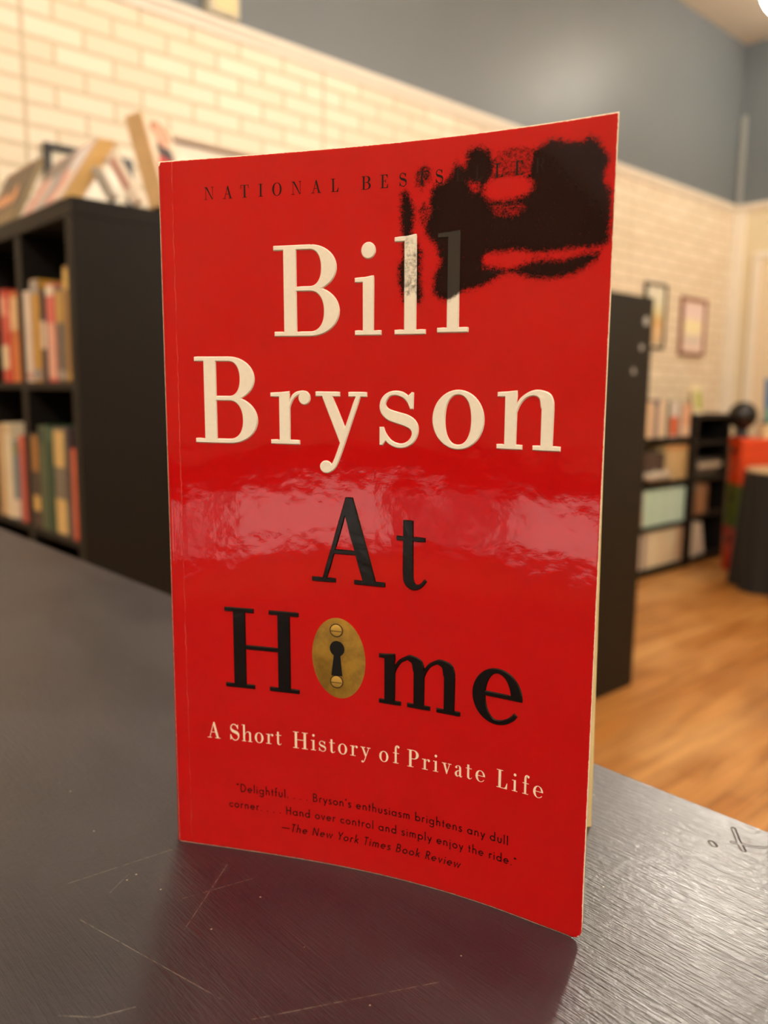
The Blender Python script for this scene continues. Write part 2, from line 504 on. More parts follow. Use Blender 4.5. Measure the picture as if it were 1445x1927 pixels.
INK = {
'main': [(79.0,190.1),(80.0,192.0),(83.6,193.0),(85.7,196.9),(87.9,195.4),(88.5,199.2),(91.6,200.1),(94.4,198.6),(95.4,196.4),(97.2,197.9),(101.3,198.3),(105.0,197.6),(107.6,198.5),(109.8,199.6),(112.1,198.9),(114.7,198.3),(117.5,198.2),(118.5,199.1),(120.7,197.8),(122.5,195.5),(123.7,193.4),(122.9,191.1),(122.6,188.8),(124.3,186.1),(124.5,182.2),(124.4,175.8),(123.4,174.2),(119.6,173.9),(114.8,174.1),(109.0,173.7),(106.2,173.6),(103.0,174.7),(99.7,174.7),(96.9,174.5),(94.5,174.6),(93.3,173.4),(93.6,171.6),(97.0,171.2),(99.8,170.6),(103.1,171.5),(105.3,172.2),(109.0,172.4),(113.5,172.1),(117.9,173.0),(122.2,173.5),(121.9,171.5),(118.9,169.6),(115.9,168.2),(111.9,167.6),(108.3,167.6),(105.0,168.2),(101.2,169.4),(98.0,169.2),(95.1,167.6),(92.8,166.6),(88.4,165.6),(86.5,164.8),(84.5,163.5),(82.6,163.6),(80.0,165.5),(79.8,168.2),(80.5,170.9),(81.9,173.1),(80.4,177.2),(77.9,180.0),(77.4,182.7),(78.8,185.3),(78.6,188.0)],
'hole': [(93.2,190.2),(94.6,191.8),(97.4,192.3),(101.1,192.2),(103.8,191.5),(105.5,189.5),(103.9,187.8),(101.2,187.0),(97.5,186.8),(94.7,187.3),(93.2,188.5)],
'p2': [(75.1,194.4),(75.8,196.1),(77.5,196.7),(79.2,195.6),(79.1,193.4),(77.8,192.4),(76.8,191.0),(75.2,192.2)],
'p3': [(71.0,190.7),(72.4,191.5),(73.9,189.6),(74.9,186.5),(74.9,182.9),(74.2,180.7),(75.4,179.3),(76.9,176.0),(76.7,171.1),(77.3,164.7),(76.1,162.6),(74.8,164.7),(73.0,162.5),(71.8,163.9),(70.5,168.6),(70.2,172.3),(71.7,174.9),(71.2,180.4),(70.9,184.9)],
'p4': [(75.9,186.4),(77.6,188.0),(78.8,186.2),(78.4,183.6),(76.9,182.8)],
'thin': [(95.4,198.2),(101.8,198.2),(105.5,197.3),(104.8,191.5),(99.0,191.8),(94.6,192.2)],
'thin2': [(93.3,187.2),(97.5,186.0),(103.1,185.9),(104.1,183.8),(100.4,182.4),(95.7,183.2)],
'thin3': [(87.9,192.4),(92.2,192.0),(92.8,189.0),(89.9,188.8)],
}
def sdf(poly, x, y):
    """signed distance to a polygon, positive inside"""
    p = np.array(poly)
    d = np.full(x.shape, 1e9); ins = np.zeros(x.shape, bool)
    for (ax, ay), (bx, by) in zip(p, np.roll(p, -1, 0)):
        dx, dy = bx - ax, by - ay
        k = np.clip(((x - ax) * dx + (y - ay) * dy) / (dx * dx + dy * dy), 0, 1)
        d = np.minimum(d, np.hypot(x - ax - k * dx, y - ay - k * dy))
        if by != ay:
            c = (ay > y) != (by > y)
            ins ^= c & (x < (bx - ax) * (y - ay) / (by - ay) + ax)
    return np.where(ins, d, -d)
def ink(u, v):
    """0.5 at the rim of the black stain, 1 well inside it"""
    u = np.asarray(u, float); v = np.asarray(v, float)
    r = np.zeros(u.shape)
    near = (u > 66) & (v > 158)
    if not near.any():
        return r
    x, y = u[near], v[near]
    s = np.minimum(sdf(INK['main'], x, y), -sdf(INK['hole'], x, y))
    for k in ('p2', 'p3', 'p4'):
        s = np.maximum(s, sdf(INK[k], x, y))
    a = np.clip(0.5 + s / 3.2, 0, 1)
    for k, lim in (('thin', 0.52), ('thin2', 0.62), ('thin3', 0.55), ('p4', 0.56), ('p2', 0.66)):
        m = np.clip(sdf(INK[k], x, y) / 1.2 + 0.5, 0, 1)
        a = np.where(m > 0, np.minimum(a, 1 - m * (1 - lim)), a)
    r[near] = a
    return r

def cover_mat():
    t = NT('glossy_red_cover')
    uv = t.n('ShaderNodeUVMap'); uv.uv_map = 'mm'
    mm = t.vmath('SCALE', uv.outputs[0]); mm.inputs[3].default_value = 200.0
    P = mm.outputs[0]
    sep = t.n('ShaderNodeSeparateXYZ'); t.set(sep.inputs[0], P)
    u, v = sep.outputs[0], sep.outputs[1]
    base = t.mix(t.noise(P, 0.06, 2.0), lin('B6090B'), lin('C10C0D'))
    # worn hinge line near the spine
    hl = t.math('ABSOLUTE', t.math('SUBTRACT', u, t.math('ADD', 4.1, t.math('MULTIPLY', t.noise(P, 0.25), 1.1))))
    hm = t.math('MULTIPLY', t.ss(hl, 0.05, 0.2, 1.0, 0.0), t.math('MULTIPLY', t.ss(t.noise(P, 0.12, 3.0), 0.35, 0.65), 0.2))
    base = t.mix(hm, base, lin('E59A86'))
    # fine pale scuffs
    sc = t.noise(t.mapping(P, (0.25, 1.8, 1), rot=(0, 0, 0.6)), 1.0, 2.0)
    base = t.mix(t.math('MULTIPLY', t.ss(sc, 0.80, 0.86), 0.25), base, lin('D8685A'))
    at = t.n('ShaderNodeAttribute'); at.attribute_name = 'ink'
    k = at.outputs['Fac']
    n1 = t.noise(P, 0.9, 5.0, 0.7); n2 = t.noise(t.mapping(P, (1, 0.45, 1)), 5.0, 4.0, 0.75)
    pert = t.math('ADD', t.math('MULTIPLY', t.math('SUBTRACT', n1, 0.5), 1.1), t.math('MULTIPLY', t.math('SUBTRACT', n2, 0.5), 1.5))
    kk = t.math('ADD', k, pert)
    im = t.math('MULTIPLY', t.ss(kk, 0.26, 0.80), t.math('GREATER_THAN', k, 0.02))
    col = t.mix(t.math('MULTIPLY', im, 0.985), base, lin('0C0505'))
    # paper showing along the worn edges
    d = t.math('MINIMUM', t.math('MINIMUM', u, t.math('SUBTRACT', UW, u)), t.math('MINIMUM', v, t.math('SUBTRACT', BH, v)))
    wn = t.math('ADD', 0.0, t.math('MULTIPLY', t.noise(P, 0.7, 4.0, 0.7), 0.44))
    em = t.math('LESS_THAN', d, wn)
    du = t.math('SUBTRACT', u, UW); dv = v
    corner = t.math('SQRT', t.math('ADD', t.math('MULTIPLY', du, du), t.math('MULTIPLY', dv, dv)))
    em = t.math('MAXIMUM', em, t.math('LESS_THAN', corner, t.math('ADD', 1.0, t.math('MULTIPLY', n1, 1.2))))
    c2 = t.math('SQRT', t.math('ADD', t.math('MULTIPLY', u, u), t.math('POWER', t.math('SUBTRACT', v, BH), 2.0)))
    em = t.math('MAXIMUM', em, t.math('LESS_THAN', c2, t.math('ADD', 0.4, t.math('MULTIPLY', n1, 1.6))))
    col = t.mix(em, col, lin('EFE2C8'))
    rough = t.math('ADD', 0.06, t.math('ADD', t.math('MULTIPLY', im, t.math('ADD', 0.06, t.math('MULTIPLY', t.ss(t.math('ADD', t.math('ADD', u, v), t.math('MULTIPLY', n1, 14.0)), 306, 318), 0.4))), t.math('MULTIPLY', em, 0.4)))
    big = t.noise(P, 0.10, 2.0); mid = t.noise(P, 0.45, 3.0, 0.6); fine = t.noise(P, 3.2, 2.0)
    h = t.math('ADD', t.math('MULTIPLY', big, 1.0), t.math('ADD', t.math('MULTIPLY', mid, 0.12), t.math('MULTIPLY', fine, 0.006)))
    h = t.math('ADD', h, t.math('MULTIPLY', t.math('MULTIPLY', n2, im), 0.035))
    return t.out(col, rough, t.bump(h, 0.6, 0.00018), **{'Specular IOR Level': t.math('SUBTRACT', 0.5, t.math('MULTIPLY', im, 0.25))})
M_COVER = cover_mat()
M_PAPER = mat('E6D3A2', 0.75, 0.05, 400)

book = thing('paperback_book', 'large worn red paperback standing on the black counter, stained black at its top right corner', 'book', tuple(BO))

def grid_part(name, mats, parent, nu=210, nv=340, th=0.26):
    us = np.linspace(0, UW, nu + 1); vs = np.linspace(0, BH, nv + 1)
    Ug, Vg = np.meshgrid(us, vs)
    # lower outer corner is rubbed round
    r = 3.2
    um = np.where(Vg < r, UW - r + np.sqrt(np.maximum(r * r - (r - Vg) ** 2, 0)), UW)
    um = np.where((Vg >= r) & (Vg < 9), UW - 0.012 * (9 - Vg) ** 2 * 0.6, um)
    um = np.where(Vg < r, um - 0.0072 * (9 - r) ** 2, um)
    Us = np.where(Ug > UW - 20, UW - 20 + (Ug - UW + 20) * (um - UW + 20) / 20, Ug)
    H = -0.06 * np.exp(-((Ug - 4.6) / 0.7) ** 2) - 0.03 * np.exp(-((Ug - 3.2) / 0.6) ** 2)
    H = H - 0.75 * np.clip(1 - Ug / 1.3, 0, 1) ** 2
    H = H + 0.9 * np.exp(-((Ug - UW) ** 2 + Vg ** 2) / 60.0) * -0.6
    outer = surf(Us, Vg, H).reshape(-1, 3)
    inner = surf(Us, Vg, H - th).reshape(-1, 3)
    N = outer.shape[0]
    verts = np.concatenate([outer, inner])
    faces = []; mi = []
    W_ = nu + 1
    for j in range(nv):
        for i in range(nu):
            a = j * W_ + i
            faces.append((a, a + 1, a + 1 + W_, a + W_)); mi.append(0)
    for j in range(nv):
        for i in range(nu):
            a = N + j * W_ + i
            faces.append((a + W_, a + 1 + W_, a + 1, a)); mi.append(1)
    rim = [i for i in range(W_)] + [j * W_ + nu for j in range(1, nv + 1)] + \
          [nv * W_ + i for i in range(nu - 1, -1, -1)] + [j * W_ for j in range(nv - 1, 0, -1)]
    for a, b in zip(rim, rim[1:] + rim[:1]):
        faces.append((b, a, a + N, b + N)); mi.append(1)
    me = bpy.data.meshes.new(name)
    me.from_pydata(verts.tolist(), [], faces)
    me.polygons.foreach_set('material_index', mi)
    me.polygons.foreach_set('use_smooth', [True] * len(faces))
    uvl = me.uv_layers.new(name='mm')
    li = np.zeros(len(me.loops), np.int32); me.loops.foreach_get('vertex_index', li)
    uvv = np.stack([np.tile(Us.ravel(), 2), np.tile(Vg.ravel(), 2)], 1) / 200.0
    uvl.data.foreach_set('uv', uvv[li].astype(np.float32).ravel())
    at = me.attributes.new('ink', 'FLOAT', 'POINT')
    iv = ink(Us.ravel(), Vg.ravel())
    at.data.foreach_set('value', np.concatenate([iv, iv * 0]).astype(np.float32))
    o = link(name, me, parent, mats)
    return o
grid_part('front_cover', [M_COVER, M_PAPER], book)

def plan_prism(name, m, parent, pts_bottom, pts_top, z0=0.0, z1=BH):
    """closed prism from plan points (mm, right / away axes)"""
    bm = bmesh.new()
    def w3(p, z):
        q = RH * p[0] / 1000 + VH * p[1] / 1000
        q = q - (BO - np.array([0, 0, ZT]))
        return (q[0], q[1], z / 1000)
    lo = [bm.verts.new(w3(p, z0)) for p in pts_bottom]
    hi = [bm.verts.new(w3(p, z1)) for p in pts_top]
    n = len(lo)
    for i in range(n):
        j = (i + 1) % n
        bm.faces.new((lo[i], lo[j], hi[j], hi[i]))
    bm.faces.new(lo[::-1]); bm.faces.new(hi)
    return finish(bm, name, m, parent)

def pages_mat():
    t = NT('cut_page_edges')
    v = t.coord()
    # leaves lie side by side across the thickness of the block
    d = Vector((VH[0], VH[1], 0))
    dt = t.vmath('DOT_PRODUCT', v, tuple(d)).outputs['Value']
    cmb = t.n('ShaderNodeCombineXYZ'); t.set(cmb.inputs[0], dt)
    sep = t.n('ShaderNodeSeparateXYZ'); t.set(sep.inputs[0], v)
    t.set(cmb.inputs[2], t.math('MULTIPLY', sep.outputs[2], 0.02))
    n = t.noise(cmb.outputs[0], 2600.0, 2.0)
    col = t.mix(n, lin('D2B77F'), lin('F0DDA9'))
    return t.out(col, 0.75, t.bump(n, 0.4, 0.0002))
M_PAGES = pages_mat()
fl_, fr_, ft_ = (-63.0, 238.2), (69.3, 248.0), (65.7, 247.6)
tn = (-2.3, 30.0)
fillet = 1.6
def fwd(p, k): return (p[0] + tn[0] * k, p[1] + tn[1] * k)
plan_prism('page_block', M_PAGES, book, [fl_, fr_, fwd(fr_, 1), fwd(fl_, 1)], [fl_, ft_, fwd(ft_, 1), fwd(fl_, 1)])
g0, g1, g2 = (-63.2, 238.0), (67.7, 247.2), (64.9, 246.9)
plan_prism('flyleaf', mat('C9D6A0', 0.7, 0.04, 80), book, [g0, g1, fwd(g1, .006), fwd(g0, .006)], [g0, g2, fwd(g2, .006), fwd(g0, .006)], 0.5, BH - 0.5)
sp = [(-63.7, 237.2), (-63.0, 237.6), fwd((-63.0, 238.0), 1.0), fwd((-63.8, 238.0), 1.02), (-65.6, 262.0), (-65.3, 248.0)]
plan_prism('spine', mat('A80E0B', 0.25, 0.05, 60), book, sp, sp)
k0, k1 = fwd(fl_, 1.004), fwd((69.4, 248.0), 1.004)
plan_prism('back_cover', mat('A80E0B', 0.25, 0.05, 60), book, [k0, k1, fwd(k1, .013), fwd(k0, .013)], [k0, (k1[0] - 3, k1[1]), fwd((k1[0] - 3, k1[1]), .013), fwd(k0, .013)])

# ------------------------------------------------------------------ lettering
def ccw(p):
    a = sum(x0 * y1 - x1 * y0 for (x0, y0), (x1, y1) in zip(p, p[1:] + p[:1]))
    return p if a > 0 else p[::-1]
def Rc(x0, y0, x1, y1): return [(x0, y0), (x1, y0), (x1, y1), (x0, y1)]
def se(cx, cy, rx, ry, a0, a1, n=22, e=2.0):
    out = []
    for i in range(n + 1):
        a = math.radians(a0 + (a1 - a0) * i / n)
        c, s = math.cos(a), math.sin(a)
        out.append((cx + rx * math.copysign(abs(c) ** (2 / e), c), cy + ry * math.copysign(abs(s) ** (2 / e), s)))
    return out
def band(outer, inner): return outer + inner[::-1]
def crom(pts, n=6, closed=False):
    """smooth curve through points"""
    P = [np.array(p, float) for p in pts]
    out = []
    L = len(P)
    for i in range(L - 1):
        p0 = P[i - 1] if i > 0 else 2 * P[0] - P[1]
        p1, p2 = P[i], P[i + 1]
        p3 = P[i + 2] if i + 2 < L else 2 * P[-1] - P[-2]
        for k in range(n):
            s = k / n
            q = 0.5 * ((2 * p1) + (-p0 + p2) * s + (2 * p0 - 5 * p1 + 4 * p2 - p3) * s * s + (-p0 + 3 * p1 - 3 * p2 + p3) * s ** 3)
            out.append(tuple(q))
    out.append(tuple(P[-1]))
    return out
def ribbon(pts, w0, w1=None, cap=0.0):
    """polygon of a stroke along pts with width w0 -> w1"""
    w1 = w0 if w1 is None else w1
    n = len(pts); L = []; Rr = []
    for i, (x, y) in enumerate(pts):
        a = pts[max(0, i - 1)]; b = pts[min(n - 1, i + 1)]
        dx, dy = b[0] - a[0], b[1] - a[1]
        l = math.hypot(dx, dy) or 1
        w_ = (w0 + (w1 - w0) * i / (n - 1)) / 2
        sc = 1.0
        if 0 < i < n - 1:
            d1 = np.array([x - a[0], y - a[1]]); d2 = np.array([b[0] - x, b[1] - y])
            cs = float(d1 @ d2) / ((np.linalg.norm(d1) * np.linalg.norm(d2)) or 1)
            sc = 1 / max(0.5, math.sqrt(max(0, (1 + cs) / 2)))
        L.append((x - dy / l * w_ * sc, y + dx / l * w_ * sc)); Rr.append((x + dy / l * w_ * sc, y - dx / l * w_ * sc))
    return L + Rr[::-1]
def disc(cx, cy, rx, ry=None): return se(cx, cy, rx, ry or rx, 0, 360 - 15, 23)
def fit(px, py, pts, sx=1.0, sy=1.0): return [((x - px) * sx, (py - y) * sy) for x, y in pts]

T = 0.037      # hairline
def ring(cx, cy, rx, ry, tx, ty, e=2.0, ei=2.25):
    o1, i1 = se(cx, cy, rx, ry, 0, 180, 26, e), se(cx, cy, rx - tx, ry - ty, 0, 180, 26, ei)
    o2, i2 = se(cx, cy, rx, ry, 180, 360, 26, e), se(cx, cy, rx - tx, ry - ty, 180, 360, 26, ei)
    return [band(o1, i1), band(o2, i2)]
XH = 0.62
def flag(x0, x1, y, ser=0.085, t=T):
    """slanted head serif of a lower-case stem"""
    return [(x0 - ser, y - t - 0.012), (x0 + 0.001, y - t - 0.012), (x1, y - t - 0.02), (x1, y + 0.006), (x0 + 0.02, y - 0.010), (x0 - ser, y - 0.014)]
def gB():
    return [Rc(0, 0, .45, T), Rc(0, 1 - T, .45, 1), Rc(.122, 0, .27, 1), Rc(.26, .505, .45, .542),
            band(se(.44, .7525, .317, .2475, -90, 90, 26), se(.44, .7525, .147, .2105, -90, 90, 26, 2.2)),
            band(se(.44, .271, .35, .271, -90, 90, 26), se(.44, .271, .178, .234, -90, 90, 26, 2.2))]
def gP():
    return [Rc(0, 0, .39, T), Rc(0, 1 - T, .4, 1), Rc(.115, 0, .262, 1), Rc(.25, .47, .4, .47 + T),
            band(se(.39, .735, .31, .265, -90, 90, 24), se(.39, .735, .145, .228, -90, 90, 24, 2.2))]
def gR():
    return [Rc(0, 0, .37, T), Rc(0, 1 - T, .4, 1), Rc(.115, 0, .262, 1), Rc(.25, .49, .4, .49 + T),
            band(se(.39, .745, .30, .255, -90, 90, 24), se(.39, .745, .14, .218, -90, 90, 24, 2.2)),
            ribbon(crom([(.40, .51), (.52, .44), (.57, .30), (.60, .12), (.66, .03), (.76, .06)]), .13, .04)]
def gH():
    p = []
    for x in (.112, .69):
        p += [Rc(x, 0, x + .15, 1), Rc(x - .112, 0, x + .262, T), Rc(x - .112, 1 - T, x + .262, 1)]
    return p + [Rc(.25, .50, .70, .50 + T)]
def gN():
    return [Rc(.10, 0, .137, 1), Rc(0, 0, .237, T), Rc(0, 1 - T, .17, 1), [(.09, 1), (.25, 1), (.765, 0), (.70, 0)],
            Rc(.728, 0, .765, 1), Rc(.63, 1 - T, .865, 1)]
def gA():
    return [ribbon([(.1475, .02), (.43, .98)], .042), [(.41, 1), (.49, 1), (.77, 0), (.622, 0), (.395, .82)],
            Rc(0, 0, .28, T), Rc(.51, 0, .87, T), Rc(.23, .345, .66, .345 + T)]
def gT():
    return [Rc(.30, 0, .45, 1), Rc(.19, 0, .56, T), Rc(.02, 1 - T, .73, 1), [(0, .70), (.035, .70), (.075, .97), (.02, 1)],
            [(.75, .70), (.715, .70), (.675, .97), (.73, 1)]]
def gI(): return [Rc(.112, 0, .262, 1), Rc(0, 0, .375, T), Rc(0, 1 - T, .375, 1)]
def gL():
    return [Rc(.112, 0, .262, 1), Rc(0, 0, .60, T), Rc(0, 1 - T, .375, 1), [(.42, .02), (.52, .10), (.60, .33), (.635, .33), (.62, 0)]]
def gE():
    return [Rc(.112, 0, .262, 1), Rc(0, 0, .6, T), Rc(0, 1 - T, .58, 1), [(.44, .02), (.55, .1), (.61, .30), (.645, .30), (.63, 0)],
            [(.40, .985), (.52, .9), (.575, .73), (.61, .73), (.60, 1)], Rc(.25, .5, .44, .5 + T), Rc(.425, .37, .46, .67)]
def gO(): return ring(.415, .5, .415, .515, .16, T)
_S1 = [(815, 380), (830, 320), (870, 265), (930, 230), (1000, 219), (1070, 232), (1133, 272)]
_S2 = [(1160, 408), (1130, 340), (1080, 285), (1000, 254), (930, 265), (890, 310), (872, 360), (888, 402), (930, 432), (1030, 462), (1120, 487),
       (1190, 527), (1230, 580), (1243, 640), (1230, 720), (1190, 790), (1120, 840), (1040, 856), (970, 842), (915, 812), (878, 775)]
_S3 = [(850, 632), (870, 690), (910, 750), (960, 795), (1040, 820), (1110, 805), (1160, 760), (1183, 700), (1175, 660), (1150, 630),
       (1090, 600), (1000, 572), (910, 540), (850, 490), (822, 435), (815, 380)]
def gs(h=.645, w=.45):
    pts = crom(_S1, 4) + [(1175, 232), (1190, 235), (1187, 408)] + crom(_S2, 4) + [(840, 830), (812, 830), (812, 632)] + crom(_S3, 4)[:-1]
    k = h / 637.0
    return [[((x - 812) / 431.0 * w, (856 - y) * k - .012) for x, y in pts]]
def gS(): return gs(1.03, .60)
def gi(): return [Rc(.10, 0, .225, XH - .02), Rc(0, 0, .32, T), flag(.10, .225, XH, .10), disc(.165, .90, .08)]
def gl(): return [Rc(.115, 0, .237, 1.02), Rc(0, 0, .352, T), flag(.115, .237, 1.035, .115)]
def _arch(x, wd):
    """shoulder from a stem at x to the next stem whose right edge is x + wd"""
    o = crom([(x - .01, XH - .17), (x + .055, XH - .07), (x + .15, XH - .005), (x + wd - .155, XH + .012), (x + wd - .05, XH - .02), (x + wd - .008, XH - .09), (x + wd, XH - .17)], 6)
    i = crom([(x - .01, XH - .255), (x + .025, XH - .16), (x + .075, XH - .085), (x + .135, XH - .045), (x + wd - .20, XH - .035), (x + wd - .145, XH - .07), (x + wd - .125, XH - .17)], 6)
    return band(o, i)
def gn(asc=False):
    p = [Rc(.085, 0, .205, (1.02 if asc else XH - .02)), Rc(0, 0, .275, T), flag(.085, .205, 1.035 if asc else XH, .085),
         _arch(.205, .40), Rc(.485, 0, .605, XH - .168), Rc(.40, 0, .69, T)]
    return p
def gh(): return gn(True)
def gm():
    return [Rc(.068, 0, .19, XH - .02), Rc(0, 0, .265, T), flag(.068, .19, XH, .068), _arch(.19, .36), Rc(.43, 0, .55, XH - .168), Rc(.352, 0, .625, T),
            _arch(.55, .37), Rc(.80, 0, .92, XH - .168), Rc(.712, 0, .99, T)]
def go(): return ring(.285, .31, .285, .325, .13, T)
def ge():
    out, inn = [], []
    for i in range(61):
        a = 325 * i / 60
        r = math.radians(a)
        c, s = math.cos(r), math.sin(r)
        th = .118 if a < 90 else (.137 if a < 272 else .037)
        out.append((.285 + .285 * c, .305 + .325 * s))
        inn.append((.285 + (.285 - th) * c, .305 + (.325 - T) * s))
    return [band(out, inn), Rc(.12, .305, .568, .305 + T)]
def gt():
    o = crom([(.085, .20), (.10, .07), (.17, .0), (.25, -.008), (.32, .03), (.38, .10)], 5)
    i = crom([(.205, .20), (.21, .11), (.235, .055), (.275, .04), (.32, .065), (.36, .115)], 5)
    return [Rc(.085, .19, .205, .80), Rc(0, XH - T - .01, .36, XH - .01), band(o, i)]
def gr():
    X = lambda x: (x - 855) / 283 * .345
    Y = lambda y: (985 - y) / 515 * .615
    q = [(X(x), Y(y)) for x, y in crom([(1030, 590), (1075, 505), (1120, 470), (1185, 458)], 5)]
    q2 = [(X(x), Y(y)) for x, y in crom([(1034, 655), (1056, 580), (1090, 522), (1140, 488), (1175, 480)], 5)]
    return [Rc(X(942), 0, X(1042), .59), Rc(0, 0, .345, T), flag(X(942), X(1038), .615, X(942)), band(q, q2), disc(X(1193), Y(523), .064, .074)]
def gy():
    f = lambda pts: [((x - 88) / 572 * .62, (830 - y) / 597 * .62) for x, y in pts]
    tail = crom([(569, 262), (395, 775), (345, 920), (305, 1020), (265, 1085), (205, 1122)], 6)
    return [f(Rc(88, 233, 356, 271)), f(Rc(462, 233, 660, 271)), f([(158, 262), (266, 262), (428, 668), (404, 735), (374, 822)]),
            f(ribbon(tail, 42)), f(disc(197, 1075, 63))]
def gv():
    return [Rc(0, XH - T, .29, XH), Rc(.36, XH - T, .58, XH), [(.075, XH - .01), (.195, XH - .01), (.335, .17), (.30, 0), (.275, 0)],
            ribbon([(.475, XH - .01), (.288, .0)], .04)]
def gf():
    o = crom([(.10, .80), (.12, .95), (.20, 1.045), (.30, 1.05)], 5); i = crom([(.22, .80), (.225, .93), (.25, 1.0), (.30, 1.015)], 5)
    return [Rc(.10, 0, .22, .81), Rc(0, 0, .34, T), Rc(0, XH - T - .01, .36, XH - .01), band(o, i), disc(.325, .965, .065, .072)]
def ga():
    o = crom([(.395, .42), (.38, .54), (.31, .615), (.21, .632), (.11, .60), (.06, .53)], 5)
    i = crom([(.275, .42), (.275, .53), (.245, .588), (.20, .598), (.14, .58), (.10, .54)], 5)
    return [Rc(.275, .08, .395, .43), band(o, i), disc(.098, .512, .062),
            band(crom([(.29, .375), (.12, .31), (.02, .20), (.02, .10), (.08, .01), (.16, -.012), (.25, .03), (.30, .10)], 5),
                 crom([(.29, .335), (.19, .285), (.145, .20), (.145, .12), (.165, .06), (.20, .045), (.25, .075), (.29, .13)], 5)),
            band(crom([(.275, .12), (.29, .03), (.35, -.01), (.43, .0), (.475, .07)], 5), crom([(.395, .12), (.40, .06), (.42, .035), (.45, .05), (.462, .085)], 5))]
SERIF = dict(B=(gB, .83), P=(gP, .74), R=(gR, .80), H=(gH, 1.0), N=(gN, .87), A=(gA, .90), T=(gT, .77), I=(gI, .39), L=(gL, .66), E=(gE, .67),
             O=(gO, .86), S=(gS, .64), s=(gs, .50), i=(gi, .36), l=(gl, .37), n=(gn, .72), h=(gh, .72), m=(gm, 1.02), o=(go, .61), e=(ge, .60), t=(gt, .41),
             r=(gr, .50), y=(gy, .63), v=(gv, .60), f=(gf, .37), a=(ga, .50))

